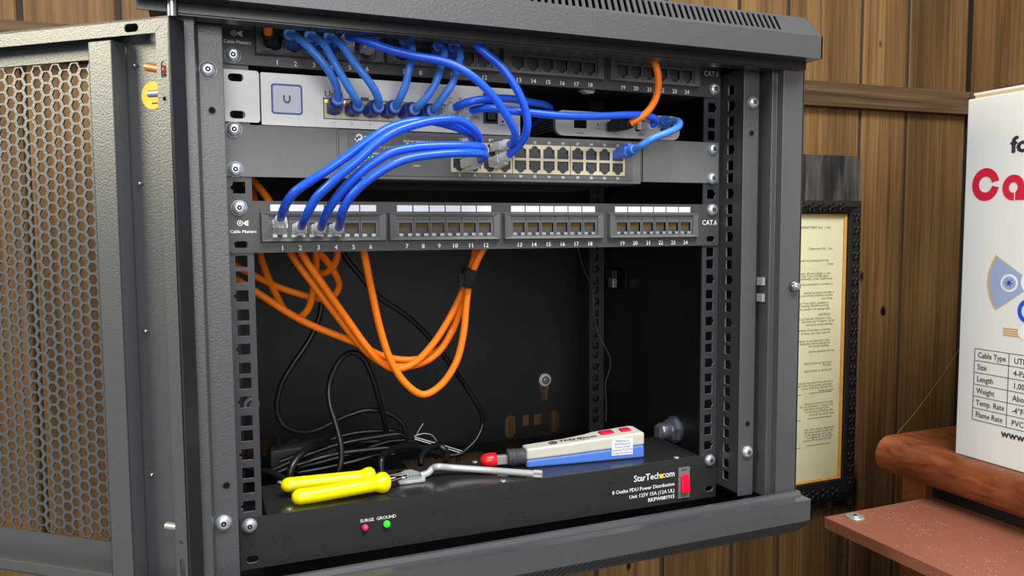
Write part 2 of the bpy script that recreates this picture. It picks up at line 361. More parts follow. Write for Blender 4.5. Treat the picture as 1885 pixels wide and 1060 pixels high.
# hood (top) and base (bottom)
def hood(name, s, zf0, zf1, zt, yb):
    """front fascia, slotted chamfer, lintel"""
    b = MB(); X0, X1 = -300, 300; YF = -81
    P = lambda y, z: (y, z)
    b.box(X0, X1, YF, YF+1.5, min(zf0, zf1), max(zf0, zf1), 'paint')
    # inner return and lintel folded lip
    zi = zf0
    if s > 0:
        b.box(X0+.3, X1-.3, YF+0.5, -60, zi+0.1, zi+1.3, 'paint_smooth')
        b.box(X0, X1-2, -62, -60.5, zi-7, zi, 'paint_smooth')
        b.box(XL, X1-10, -60.5, -46, zi-8.2, zi-7, 'paint_smooth')
        b.box(XL, X1-10, -47, -45.5, zi-8, zi+14, 'paint_smooth')
    else:
        b.ext([(YF+0.5, zi+0.1), (-66, zi+0.1), (-64, zi+3.5), (-60, zi+3.5), (-60, zi+2.5), (-63.3, zi+2.5), (-65, zi-1.2), (YF+0.5, zi-1.2)], lambda a, q, c: (c, a, q), X0, X1, 'sill')
    # end caps
    for xe in (X0, X1-1.5):
        poly = [(YF, zf0), (YF, zf1), (yb, zt), (-46, zt), (-46, zf0)]
        b.ext(poly, lambda a, q, c: (c, a, q), xe, xe+1.5, 'paint')
    # slotted chamfer
    def C(x, t, d=0): return (x, YF+(yb-YF)*t+d*0.7, zf1+(zt-zf1)*t-d*0.7*s)
    def quad(xa0, xa1, xb0, xb1, t0, t1):
        q = [C(xa0, t0), C(xa1, t0), C(xb1, t1), C(xb0, t1)]; r = [C(xa0, t0, 1.3), C(xa1, t0, 1.3), C(xb1, t1, 1.3), C(xb0, t1, 1.3)]
        b.hexa(r, q, 'paint')
    quad(X0, X1, X0, X1, 0, 0.14); quad(X0, X1, X0, X1, 0.88, 1.0)
    pitch, wd, sk = 6.4, 3.1, 6*(1 if s > 0 else -1)
    n = 82; xs = 253.0
    edges = [xs-k*pitch for k in range(n+1)]
    quad(edges[0], X1, edges[0]+sk, X1, 0.14, 0.88)
    for e in range(n): quad(edges[e+1], edges[e]-wd, edges[e+1]+sk, edges[e]-wd+sk, 0.14, 0.88)
    quad(X0, edges[n]-wd, X0, edges[n]-wd+sk, 0.14, 0.88)
    b.box(X0, X1, yb, BK if s > 0 else -46, min(zt, zt-1.5*s), max(zt, zt-1.5*s), 'paint')
    return b.build(name, cab)
hood('top_cover', 1, 127, 148, 171, -59)
hood('base_cover', -1, -309, -330, -349, -61)
b = MB(); b.box(XL, XR, -46, BK, 170, 171.5, 'inner'); b.build('top_plate', cab)
# front posts
b = MB(); V = lambda a, q, c: (a, q, c)
pr = [(XL, -52), (-262.5, -52), (-260.5, -37), (-243, -37), (-243, -36), (-262, -36), (-263.7, -50.8), (XL, -50.8)]
b.ext(pr, V, -312, 119, 'paint'); b.build('front_post', cab, 0.6)
b = MB(); pr = [(300, -58), (274, -58), (274, -49), (268, -49), (268, -26), (262, -26), (262, -37), (243, -37), (243, -36), (260.8, -36), (260.8, -25), (269.2, -25), (269.2, -47.8), (275.2, -47.8), (275.2, -56.5), (298.5, -56.5), (298.5, -30), (300, -30)]
b.ext(list(reversed(pr)), V, -312, 127, 'paint')
ph = b.build('front_post', cab, 0.6)
b = MB()
for v in (517, 547):
    p = H(1402, v, 1, -40); b.box(262, 266, -46, -38, p.z-4, p.z+4, 'steel')
plabel(b.build('latch_tab', ph), 'pair of small steel tabs')
b = MB(); p = H(1463, 527, 1, -60); b.lathe([(5.5, 0), (5.5, 2), (4, 4), (2, 5)], p, (0, -1, 0), 'chrome', 16); b.build('screw', ph)
# rails
zs = []
z = 60.325+44.45
for k in range(-3, 8):
    base = -44.45*k
    for d, nt in ((15.875, 0), (0, 1), (-15.875, 0)): zs.append((base+d, nt))
zs = [q for q in zs if -300 < q[0] < 150]
def rail(name, sgn, y, web_y, zlo, zhi, outer=0):
    b = MB(); hl = [keyhole_sq(232.5*sgn, z, 4.75, sgn*n) for z, n in zs]
    x0, x1 = sorted((222.5*sgn, 243*sgn))
    def strip(a0, a1, hl, fr, c0, c1):
        q = sorted([(sum(p[1] for p in h)/len(h), h) for h in hl if zlo+6 < sum(p[1] for p in h)/len(h) < zhi-6], key=lambda e: e[0])
        cut = [zlo]+[(q[i][0]+q[i+1][0])/2 for i in range(len(q)-1)]+[zhi]
        for i, (_, h) in enumerate(q): b.plate(rectp(a0, a1, cut[i], cut[i+1]), [h], fr, c0, c1, 'rail', 'edge')
    strip(x0, x1, hl, FR(y), -1.8, 0)
    hy = y+(web_y-y)*0.5+1.0; d = 1 if web_y > y else -1
    hl = [keyhole_sq(hy, z, 4.75, 0 if not n else -1) for z, n in zs]
    y0, y1 = sorted((y, web_y))
    strip(y0+0.5, y1-0.5, hl, lambda a, q, c=0: (243*sgn+sgn*c, a, q), 0, 1.6)
    x0, x1 = sorted((243*sgn, 262*sgn)); b.box(x0, x1, web_y-0.8, web_y+0.8, zlo, zhi, 'rail')
    return b.build(name, cab)
rail('mounting_rail', -1, 0, -36, -309, 122); rail('mounting_rail', 1, 0, -36, -309, 122)
rail('mounting_rail', -1, 250, 290, -344, 168); rail('mounting_rail', 1, 250, 290, -344, 168)
for u, v in ((380, 128), (416, 962)): p = H(u, v, 1, -38); screw(cab, -254, -37, p.z)
for u, v in ((1384, 188), (1374, 832)): p = H(u, v, 1, -38); screw(cab, 254, -37, p.z)
for u, v, x in ((384, 203, -252), (411, 894, -251), (1382, 245, 253), (1373, 780, 254)):
    p = H(u, v, 1, -37); b = MB(); b.lathe([(3.2, 0), (3.2, 0.4)], (x, -37, p.z), (0, -1, 0), 'rail', 16); b.lathe([(2.4, 0.45), (2.4, 0.5)], (x, -37, p.z), (0, -1, 0), 'dark', 16)
    b.build('threaded_hole', cab)
for u, v in ((1003, 699), (463, 744)):
    p = H(u, v, 1, BK-1); b = MB(); b.lathe([(10, 0), (10, 1.5), (7.5, 2.5)], p, (0, -1, 0), 'label', 24); b.lathe([(6, 2.5), (6, 4), (3, 5.5)], p, (0, -1, 0), 'steel', 16)
    b.build('wall_fixing_screw', cab)
# lock and latch on the right wall
LX = 284.8
p = H(1243, 790, 0, LX); b = MB(); ax = (-1, 0, 0)
b.lathe([(17, 0), (17, 3)], (LX, p.y, p.z), ax, 'zinc', 24); b.lathe([(15, 3), (15, 9), (13, 10)], (LX, p.y, p.z), ax, 'zinc', 6, False)
b.lathe([(10.5, 10), (10.5, 22), (9, 24), (5, 24.5)], (LX, p.y, p.z), ax, 'zinc', 24)
b.box(LX-27, LX-25, p.y-6, p.y+6, p.z-32, p.z+6, 'steel'); b.build('lock_cylinder', cab)
p = H(1137, 512, 0, LX); b = MB(); b.box(LX-4, LX, p.y-28, p.y+28, p.z-14, p.z+14, 'black'); b.box(LX-12, LX-4, p.y-6, p.y+14, p.z-4, p.z+12, 'brick'); b.box(LX-17, LX-10, p.y-16, p.y-4, p.z-12, p.z+1, 'steel')
b.build('side_latch', cab, 0.8)
# ------------------------------------------------------------------ door
B0 = Vector((-269.5, -60, 0)); dd = Vector((-.78, .626, 0)).normalized(); dn = Vector((-dd.y, dd.x, 0))
if dn.y > 0: dn = -dn
def DF(s, z, t=0): return tuple(B0+dd*s+dn*t+Vector((0, 0, z)))
T = 15.5; DZ0, DZ1, DW = -306, 115, 500
M0, M1 = 83, 455; MZ0, MZ1 = -278, 93
b = MB()
DB = lambda s0, s1, t0, t1, z0, z1, m: b.box(s0, s1, t0, t1, z0, z1, m, fr=lambda x, y, z: DF(x, z, y))
DB(0, 1.5, 0, T, DZ0, DZ1, 'paint_smooth'); DB(DW-1.5, DW, 0, T, DZ0, DZ1, 'paint')           # side flanges
DB(0, DW, 0, T, DZ1-1.5, DZ1, 'paint'); DB(0, DW, 0, T, DZ0, DZ0+1.5, 'paint')
# lips with slots
lf = lambda a, q, c=0: DF(a, q, T+c-1.2)
b.plate([(0, DZ0), (11.5, DZ0), (11.5, DZ1-10), (0, DZ1)], [rrect(3.5, 8, DZ1-43, DZ1-31, 2.2, 4), circ(6, DZ1-57, 1.6, 10), rrect(4, 8.5, DZ0+16, DZ0+30, 2.2, 4), circ(6.4, DZ0+42, 1.8, 10)], lf, 0, 1.2, 'paint')
b.plate([(0, DZ1), (11.5, DZ1-11), (DW, DZ1-11), (DW, DZ1)], [rrect(26, 38, DZ1-9, DZ1-3.2, 2.7, 4)], lf, 0, 1.2, 'paint')
b.plate([(11.5, DZ0+9), (11.5, DZ0), (DW, DZ0), (DW, DZ0+9)], [], lf, 0, 1.2, 'paint')
b.plate(rectp(DW-12, DW, DZ0+9, DZ1-11), [], lf, 0, 1.2, 'paint')
b.plate(rectp(1, DW-1, DZ0+1, DZ1-1), [rectp(M0-22, M1, MZ0, MZ1)], lambda a, q, c=0: DF(a, q, c), 0, 1.2, 'paint')   # skin
door = b.build('door', cab)
door['obj']['label'] = 'perforated steel front door swung open to the left'
def chan(s0, s1):
    b = MB()
    for a0, a1, t0, t1 in ((s0, s1, T-1.5, T), (s0, s0+1.5, 2, T), (s1-1.5, s1, 2, T)):
        b.box(a0, a1, t0, t1, DZ0+3, DZ1-13, 'paint', fr=lambda x, y, z: DF(x, z, y))
    return b.build('stiffener', door, 0.5)
chan(50, 71); chan(470, 488)
# hexagon mesh
b = MB(); pz = 9.1; ps = 9.0; R = 4.25
ns = int((M1-M0+30)/ps)
def hexcell(cs, cz):
    o = []; h = []
    for k in range(6):
        a = math.radians(60*k)
        o.append((cs+ps/1.5*math.cos(a), cz+pz/math.sqrt(3)*math.sin(a))); h.append((cs+R*math.cos(a), cz+R*math.sin(a)))
    return o, h
vs = []; fs = []
s0 = M0-20
for i in range(ns):
    cs = s0+i*ps
    for j in range(int((MZ1-MZ0)/pz)):
        cz = MZ1-pz*0.6-j*pz-(pz/2 if i % 2 else 0)
        if cz < MZ0+4 or cs > M1-2: continue
        o, h = hexcell(cs, cz); base = len(vs)
        vs += [DF(a, q, 1.2) for a, q in o]+[DF(a, q, 1.2) for a, q in h]+[DF(a, q, 0) for a, q in o]+[DF(a, q, 0) for a, q in h]
        for k in range(6):
            n = (k+1) % 6
            fs += [(base+k, base+n, base+6+n, base+6+k), (base+12+k, base+18+k, base+18+n, base+12+n), (base+6+k, base+6+n, base+18+n, base+18+k)]
b.add(vs, fs, 'paint')
mp = b.build('mesh_panel', door)
def stud(z, t, L, r, m, dz=0, nm='stud'):
    b = MB(); p0 = Vector(DF(1.5, z, t)); p1 = Vector(DF(1.5+L, z+dz, t)); b.cyl(p0, p1, r, m, 16); return b.build(nm, door)
p = H(275, 168, 1, -62); stud(p.z, 8, 24, 2.6, 'steel'); p = H(310, 977, 1, -62); stud(p.z, 8, 24, 2.8, 'steel')
p = H(275, 123, 1, -62); plabel(stud(p.z-3, 9, 24, 3.2, 'copper', 5, 'copper_rod'), 'copper rod end')
b = MB(); pz_ = H(277, 173, 1, -50).z; b.ext(circ(28, pz_, 10, 24), lambda a, q, c: DF(a, q, c), 1.3, 1.6, 'yellowst')
b.ext(rectp(24, 29, pz_-6, pz_-5.2), lambda a, q, c: DF(a, q, c), 1.6, 1.8, 'ink'); b.build('ground_sticker', door)
for z in (DZ1-29, 0, -110, -220):
    b = MB(); b.lathe([(1.6, 0), (1.4, 1.6), (0.4, 2)], DF(42, z, 2), dn, 'chrome', 10); b.build('weld_stud', door)
b = MB(); b.cyl(DF(0, DZ1, T-4), DF(0, DZ1+14, T-4), 3.6, 'chrome', 16); b.build('hinge_pin', door)
# ================================================================== RACK EQUIPMENT helpers
NUM = [str(i) for i in range(1, 25)]
def portshape(x, z, w, h, up=0, step=1.7):
    """keyed jack outline centred x, from z (bottom) ; up=1 notch on top, 0 notch at bottom"""
    a = w/2; pts = [(-a, h), (-a, step*1.6), (-a*0.6, step*1.6), (-a*0.6, step*0.8), (-a*0.34, step*0.8), (-a*0.34, 0), (a*0.34, 0), (a*0.34, step*0.8), (a*0.6, step*0.8), (a*0.6, step*1.6), (a, step*1.6), (a, h)]
    if up: pts = [(p, h-q) for p, q in pts][::-1]
    return [(x+p, z+q) for p, q in pts][::-1] if not up else [(x+p, z+q) for p, q in pts][::-1]
def cavity(b, outline, fr, depth, m='dark'):
    n = len(outline); f = [fr(p, q, 0) for p, q in outline]; k = [fr(p, q, -depth) for p, q in outline]
    b.add(f+k, [(i, n+i, n+(i+1) % n, (i+1) % n) for i in range(n)]+[tuple(range(n, 2*n))], m)
def eye(b, fr, x, z, s, m='white'):              # two-lobed cable logo
    for r0, r1, cx in ((s*0.5, s*0.36, x-s*0.5),):
        b.plate(circ(cx, z, r0, 20), [circ(cx, z, r1, 16)], fr, 0.1, 0.25, m)
        b.ext(circ(cx, z, s*0.17, 10), fr, 0.1, 0.25, m)
    pts = [(x+s*0.02, z+s*0.05), (x+s*0.5, z+s*0.42), (x+s*0.95, z+s*0.48), (x+s*0.95, z+s*0.3), (x+s*0.62, z), (x+s*0.95, z-s*0.3), (x+s*0.95, z-s*0.48), (x+s*0.5, z-s*0.42), (x+s*0.02, z-s*0.05)]
    b.ext(pts, fr, 0.1, 0.25, m); b.ext(circ(x+s*0.85, z, s*0.1, 8), fr, 0.1, 0.25, m)
PX = [-164.6, -57.8, 50.4, 161.0]                # module centres
def pcx(k): return PX[k//6]+(k % 6-2.5)*14.9     # port centre
def patch_panel(dz, label, lit, screws):
    t = thing('patch_panel', label, 'patch panel', (0, 0, -53.4+dz), 'twenty four port patch panels')
    f = FR(0)
    b = MB(); z0, z1 = -53.4+dz, -10.8+dz
    ears = [rrect(-238, -227, -43.5+dz-6, -43.5+dz-0.2, 2.8, 4), rrect(226, 237, -43.5+dz-6, -43.5+dz-0.2, 2.8, 4)]
    b.plate(rrect(-242, 241.3, z0, z1, 3), ears, f, 0, 2.0, 'panel', 'edge')
    b.box(-222, 221, -2.6, -2, z0, z0+1.2, 'panel'); b.box(-225, 223, 0, 14, z1-1.2, z1, 'panel')
    b.box(-222, 221, 3, 60, z0+1, z0+2.2, 'panel')
    pan = b.build('panel', t, 0.4)
    b = MB(); fl = FR(-2.05)
    for k in range(24):
        b = MB(); b.text(NUM[k], 5.6, fl, pcx(k)+1.5, -51.6+dz, 'white', 'CENTER', bold=0.12); b.build('port_number', t)
    b = MB(); eye(b, fl, -230.5, -29+dz, 4.6); b.build('maker_logo', t)
    b = MB(); b.text('Cable Matters', 3.6, fl, -230.5, -37+dz, 'white', 'CENTER', bold=0.1); b.build('maker_lettering', t)
    b = MB(); b.text('CAT.6', 7.2, fl, 229.2, -32+dz, 'white', 'CENTER', bold=0.14, sx=0.95); b.build('category_lettering', t)
    for m in range(4):
        cx = PX[m]; h0, h1 = -45.3+dz, -19.8+dz; hw = 52.8
        b = MB(); hl = [portshape(pcx(m*6+i), -41+dz, 11.6, 11.8) for i in range(6)]
        fm = FR(-2)
        b.plate(rectp(cx-45.8, cx+45.8, h0+3.6, h1-3.2), hl, fm, 0, 2.4, 'plastic')
        # bevelled surround
        o = [(cx-hw, h0), (cx+hw, h0), (cx+hw, h1), (cx-hw, h1)]; q = [(cx-45.8, h0+3.6), (cx+45.8, h0+3.6), (cx+45.8, h1-3.2), (cx-45.8, h1-3.2)]
        mdd = [(cx-hw+1.2, h0+1.2), (cx+hw-1.2, h0+1.2), (cx+hw-1.2, h1-1.2), (cx-hw+1.2, h1-1.2)]
        vs = [fm(a, c, 0) for a, c in o]+[fm(a, c, 4.4) for a, c in mdd]+[fm(a, c, 3.6) for a, c in q]+[fm(a, c, 2.4) for a, c in q]
        fs = []
        for r in range(3):
            for k in range(4): fs.append((r*4+k, r*4+(k+1) % 4, r*4+4+(k+1) % 4, r*4+4+k))
        b.add(vs, fs, 'plastic')
        for i in range(1, 6): xx = (pcx(m*6+i)+pcx(m*6+i-1))/2; b.box(xx-0.2, xx+0.2, -4.55, -4.4, h0+3.6, h1-3.4, 'black')
        b.box(cx-45, cx+45, -4.55, -4.4, h1-6.2, h1-5.8, 'black')
        mod = b.build('port_module', t)
        for i in range(6):
            k = m*6+i; b = MB(); cavity(b, portshape(pcx(k), -41+dz, 11.6, 11.8), FR(-4.3), 16, 'dark')
            if lit:
                for j in range(8):
                    xx = pcx(k)-4.2+j*1.2+0.4*math.sin(j*3+k); y0 = -4
                    b.tube([(xx, -3.6, -30.0+dz), (xx-0.3, -1, -35.0+dz), (xx+0.3, 1, -39+dz)], 0.42, 'gold', 5)
                b.ext([(pcx(k)-5.6, -38.2+dz), (pcx(k)-2.2, -38.4+dz), (pcx(k)-1.8, -40.6+dz), (pcx(k)-5.6, -40.9+dz)], FR(-4.2), 0, 0.5, 'steel')
                b.ext([(pcx(k)+5.6, -38.2+dz), (pcx(k)+2.2, -38.4+dz), (pcx(k)+1.8, -40.6+dz), (pcx(k)+5.6, -40.9+dz)], FR(-4.2), 0, 0.5, 'steel')
            else:
                b.box(pcx(k)-5, pcx(k)+5, 0, 1, -38.5+dz, -30+dz, 'jack')
            b.build('port', mod)
            b = MB(); b.box(pcx(k)-6.9, pcx(k)+6.9, -2.6, -2.1, -19.2+dz, -13.6+dz, 'label'); b.build('label_strip', t)
    for x, z in screws: screw(t, x, -2, z)
    return t
patch_panel(0, 'lower black patch panel with white label strips and four clear plugs at its left', True, [(-233, -16.5), (232.5, -16.5)])
upp = patch_panel(152, 'upper black patch panel shaded under the cabinet top edge', False, [(-234, 105.5), (233, 107)])
p = H(1082, 166, 1, 12); b = MB(); b.ext([(p.x-9, p.z+3), (p.x-8, p.z-1), (p.x-3, p.z-3.5), (p.x+4, p.z-3.5), (p.x+9, p.z+3)], FR(12), -4, 4, 'label'); plabel(b.build('cable_clip', upp, 0.5), 'white plastic clip')
# ------------------------------------------------------------------ silver switch
sw = thing('network_switch', 'silver eight port network switch with blue outlined badge', 'network switch', (-100, 60, 51.3))
f = FR(-2)
b = MB(); e = [rrect(-238.5, -226.5, 85, 91.2, 3, 4), rrect(-238, -226, 55.5, 61.7, 3, 4)]
b.plate(rrect(-244, -214.5, 52.8, 94.4, 2.5), e, f, -2, 0, 'silver', 'silver'); b.build('rack_ear', sw, 0.3)
b = MB()
def pk(u, v, y=-2): p = H(u, v, 1, y); return p.x, p.z
SP = [-155.0+k*15.15 for k in range(8)]
hl = [portshape(x, 60.8, 11.4, 11.5) for x in SP]
sx0, _ = pk(890, 200); sx1, _ = pk(915, 200); sz0 = pk(900, 228)[1]; sz1 = pk(900, 172)[1]
sfp = rectp(sx0, sx1, sz0, sz1)
b.box(-213.5, 16, 0, 178, 51.3, 93.6, 'silver')
b.plate(rrect(-213.5, 16, 51.3, 93.6, 1.2, 2), [rectp(SP[0]-8.2, SP[7]+8, 58.8, 75.4)], f, -2, 0.6, 'silver'); b.build('body', sw, 0.5)
b = MB(); b.plate(rectp(SP[0]-8.2, SP[7]+8, 58.8, 75.4), hl, f, -3, 0.1, 'cream'); 
b.plate(rectp(SP[0]-8.6, SP[7]+8.4, 58.3, 75.9), [rectp(SP[0]-8.1, SP[7]+7.9, 58.9, 75.3)], f, -1, 0.8, 'black')
blk = b.build('port_block', sw)
for k, x in enumerate(SP):
    b = MB(); cavity(b, portshape(x, 60.8, 11.4, 11.5), f, 12, 'dark')
    b.box(x-7.2, x-5, -2.5, -2, 72.2, 74.4, 'amberled' if k < 3 else 'jack'); b.box(x+4.6, x+6.6, -2.5, -2, 72.2, 74.2, 'greenled' if k > 2 else 'jack')
    b.build('port', blk)
b = MB(); q = [pk(495, 153), pk(556, 160), pk(557, 211), pk(500, 208)]; x0, x1, z0, z1 = -205.5, -180.5, 60.5, 85.2
b.plate(rrect(x0, x1, z0, z1, 2.5), [rrect(x0+1.4, x1-1.4, z0+1.4, z1-1.4, 1.6)], FR(-2.6), 0, 0.3, 'blueprint'); b.ext(rrect(x0+1.5, x1-1.5, z0+1.5, z1-1.5, 1.6), FR(-2.6), 0, 0.15, 'label')
cx, cz = (x0+x1)/2, (z0+z1)/2
U = [(-3.2, 3.4), (-3.2, -0.6), (-2.2, -2.8), (0, -3.6), (2.2, -2.8), (3.2, -0.6), (3.2, 3.4), (1.7, 3.4), (1.7, -0.4), (1.1, -1.6), (0, -2), (-1.1, -1.6), (-1.7, -0.4), (-1.7, 3.4)]
b.ext([(cx+p*0.95, cz+q*0.95) for p, q in U], FR(-2.8), 0, 0.2, 'greyprint'); b.build('badge', sw)
fl = FR(-2.7)
x, z = pk(597, 178); b = MB(); b.text('UniFi', 7.4, fl, x, z, 'greyprint', bold=0.1)
for k in range(3): 
    a0, a1 = math.radians(40), math.radians(140); rr_ = 1.2+k*0.9
    b.ext([(x+10.5+rr_*math.cos(a0+(a1-a0)*j/6), z+5.6+rr_*math.sin(a0+(a1-a0)*j/6)) for j in range(7)]+[(x+10.5+(rr_-.3)*math.cos(a1+(a0-a1)*j/6), z+5.6+(rr_-.3)*math.sin(a1+(a0-a1)*j/6)) for j in range(7)], fl, 0.1, 0.3, 'greyprint')
b.build('maker_lettering', sw)
b = MB(); b.text('Switch', 2.6, fl, x+20, z-1, 'greyprint'); b.box(x+30.5, x+37.5, -2.9, -2.6, z-1.4, z+1.2, 'greyprint'); b.build('model_lettering', sw)
for k in range(8): b = MB(); b.text(NUM[k], 2.5, fl, SP[k], 54.5, 'greyprint', 'CENTER'); b.build('port_number', sw)
x, z = pk(925, 232); b = MB(); b.text('RESET', 2.2, fl, x, z, 'greyprint', 'CENTER'); b.build('reset_lettering', sw); b = MB(); b.ext(circ(x, z+4, 1.0, 12), fl, 0, 0.2, 'dark'); b.build('reset_hole', sw)
x, z = pk(877, 218); b = MB(); b.text('SFP 2', 2.4, fl, x, z, 'greyprint', 'CENTER'); b.build('cage_lettering', sw)
for u, v, c in ((828, 181, 'gilt'), (828, 188, 'gilt'), (846, 182, 'greenmark'), (846, 189, 'greenmark')):
    x, z = pk(u, v); b = MB(); b.box(x-1.2, x+1.2, -2.9, -2.6, z-0.6, z+0.6, c); b.build('light_legend', sw)
b = MB(); b.box(sx0-0.6, sx1+0.6, -2.9, -2, sz0, sz1, 'jack'); b.box(sx0+2, sx1-0.8, -3.1, -2.8, sz0+1.8, sz0+11, 'dark'); b.box(sx0+3.6, sx1-2, -3.3, -3, sz0+4, sz0+10, 'brick'); b.box(sx0+1, sx1-0.8, -3.1, -2.8, sz1-10, sz1-1, 'dark'); b.build('fibre_cage', sw, 0.2)
# ------------------------------------------------------------------ dark 24 port switch
tp = thing('network_switch', 'dark grey twenty four port network switch with cream port surround', 'network switch', (0, 60, 8.7))
b = MB(); b.box(-151.5, 146, -3, 170, 8.7, 50.6, 'tplink'); b.build('body', tp, 0.8)
b = MB(); b.box(-243.3, -153, -2, 0, 8.7, 50.9, 'tplink'); b.box(-153, -151, -2, 40, 8.7, 50.9, 'tplink'); b.build('rack_ear', tp, 0.3)
b = MB(); b.box(147.4, 240, -2, 0, 11, 53, 'tplink'); b.box(147, 149, -2, 40, 11, 52.4, 'tplink'); b.build('rack_ear', tp, 0.3)
TX = []
for g in range(3):
    for i in range(4): TX.append(-52.2+59.6*g+7.9+i*14.6)
f = FR(-3)
b = MB(); b.plate(rectp(-143.5, 136, 12, 47.5), [rectp(-52.4, 126.8, 16.2, 43.3)], f, 0, 0.7, 'tpanel'); b.build('face_panel', tp)
b = MB(); hl = [portshape(x, 30.8, 11.6, 11.2, 1) for x in TX]+[portshape(x, 17.2, 11.6, 11.2) for x in TX]
b.plate(rectp(-52.3, 126.7, 16.3, 43.2), hl, f, 0, 1.3, 'cream')
for g in (1, 2): xx = -52.2+59.6*g; b.box(xx-0.3, xx+0.3, -4.5, -4, 16.3, 43.2, 'jack')
blk = b.build('port_block', tp)
for k, x in enumerate(TX):
    for up in (1, 0):
        z = 30.8 if up else 17.2
        b = MB(); cavity(b, portshape(x, z, 11.6, 11.2, up), FR(-4.2), 1.0, 'jack'); b.box(x-4.9 if not up else x+4.2, x-4.2 if not up else x+4.9, -3.6, -3.2, z+5, z+7.5, 'dark'); b.build('port', blk)
fl = FR(-3.75)
for k, x in enumerate(TX):
    for t, zz in ((str(2*k+1), 44.6), (str(2*k+2), 12.9)): b = MB(); b.text(t, 3.3, fl, x, zz-0.2, 'white', 'CENTER', bold=0.14); b.build('port_number', tp)
x, z = pk(652, 259); b = MB(); b.ext(rectp(x, x+2.4, z+0.5, z+1.8), fl, 0.1, 0.3, 'white'); b.ext(rectp(x+1.4, x+2.7, z-1, z+3), fl, 0.1, 0.3, 'white'); b.plate(circ(x+4, z+3, 2.9, 16), [circ(x+4, z+3, 1.4, 12)], fl, 0.1, 0.3, 'white'); b.text('tp-link', 6.6, fl, x+8, z+1, 'white', bold=0.16); b.build('maker_logo', tp)
x, z = pk(741, 262); b = MB(); b.text('24-Port Gigabit Switch', 3.2, fl, x, z, 'white', bold=0.09); b.build('title_lettering', tp)
for k in range(10):
    x, z = pk(699+k*7.2, 273); b = MB(); b.text(str(11+k), 1.9, fl, x, z, 'white', 'CENTER', bold=0.05); b.ext(circ(x, z+3.4, 0.5, 8), fl, 0.05, 0.2, 'greyprint'); b.build('light_number', tp)
for u, v, t in ((658, 309, 'Power'), (671, 296, '2'), (679, 296, '4'), (686, 284, '1000Mbps'), (714, 298, '16'), (760, 306, 'Isolation'), (765, 268, '1/Act'), (845, 257, '1000M'), (899, 258, '100M')):
    x, z = pk(u, v, -3.7); b = MB(); b.text(t, 2.0, fl, x, z, 'white', bold=0.05); b.build('small_lettering', tp)
for u, v in ((750, 265), (678, 289), (686, 289), (661, 301)):
    x, z = pk(u, v, -3.8); b = MB(); b.lathe([(1.1, 0), (1.0, 0.4), (0.3, 0.7)], (x, -3.7, z), (0, -1, 0), 'greenled', 12); b.build('status_light', tp)
for x, z in ((-235, 46.5), (-235, 14.5), (232.6, 46), (232, 16)): screw(tp, x, -2, z)
# ------------------------------------------------------------------ small silver gateway resting on the dark switch
gw = thing('network_gateway', 'small silver router with rounded ends on the dark switch', 'router', (121, 60, 53.2))
b = MB(); GX0, GX1, GZ0, GZ1 = 52, 191, 53.3, 77
f = FR(0)
b.plate(rrect(GX0, GX1, GZ0, GZ1, 8, 8), [rrect(GX0+2, GX1-2, GZ0+2, GZ1-2, 6.5, 8)], f, -2, 3, 'silver2'); b.ext(rrect(GX0+1, GX1-1, GZ0+1, GZ1-1, 7, 8), f, -2, 1.8, 'silver2')
b.build('front_bezel', gw)
b = MB(); b.ext(rrect(GX0+2.5, GX1-2.5, GZ0+1, GZ1-1, 5, 5), f, -135, -2, 'black', True); body = b.build('body', gw)
b = MB()
for j in range(5):
    for i in range(36): b.lathe([(0.75, 0), (0.75, 0.12)], (GX0+2.5, 6+i*3.2+(1.6 if j % 2 else 0), GZ0+6.5+j*2.8), (-1, 0, 0), 'steel', 6)
b.build('perforations', body)
def gp(u, v): return pk(u, v, -2)
for (u0, v0, u1, v1) in ((1054, 221, 1081, 239), (1121, 218, 1148, 243), (1167, 222, 1194, 245), (1213, 214, 1241, 247)):
    x0, z1 = gp(u0, v0); x1, z0 = gp(u1, v1); z1 = GZ1-4.5; b = MB()
    b.plate(rectp(x0, x1, z0, z1), [rectp(x0+1, x1-1, z0+1, z1-1)], FR(-1.8), 0, 1.2, 'cream')
    b.box(x0+1, x1-1, -2.2, -1.7, z0+1, z1-1, 'dark'); b.build('port', gw)
for u, v, t, nm in ((1067, 246, 'CONSOLE', 'port'), (1101, 238, 'RESET', 'reset'), (1133, 248, 'WAN 1', 'port'), (1180, 249, 'LAN 1', 'port'), (1231, 252, 'LAN 2', 'port')):
    x, z = gp(u, v); b = MB(); b.text(t, 2.0, FR(-1.85), x, z, 'greyprint', 'CENTER'); b.build(nm+'_lettering', gw)
x, z = gp(1101, 230); b = MB(); b.ext(circ(x, z, 0.8, 10), FR(-1.85), 0, 0.2, 'dark'); b.build('reset_hole', gw)
# ------------------------------------------------------------------ power distribution unit
pdu = thing('power_distribution_unit', 'black rackmount power strip with red rocker switch', 'power strip', (0, 42, -321))
f = FR(0)
b = MB(); b.plate([(-241, -320.5), (242, -323), (242, -277.6), (-241, -276)], [rrect(-236.5, -226.5, -315.5, -309, 3, 4), rrect(229, 238.5, -316.5, -310.5, 2.8, 4)], f, 0, 2, 'pdu', 'edge')
b.build('front_panel', pdu, 0.3)
b = MB(); b.box(-219, 224, 0.2, 84, -321, -277, 'pdutop'); b.build('chassis', pdu, 1.3, 3)
fl = FR(-2.1)
x0, z0 = pk(688, 958); b = MB(); b.text('SURGE', 4.1, fl, x0, z0, 'white', 'RIGHT', bold=0.08); b.build('surge_lettering', pdu); x, z = pk(693, 957); b = MB(); b.text('GROUND', 4.1, fl, x, z, 'white', bold=0.08); b.build('ground_lettering', pdu)
xr, _ = pk(1240, 880)
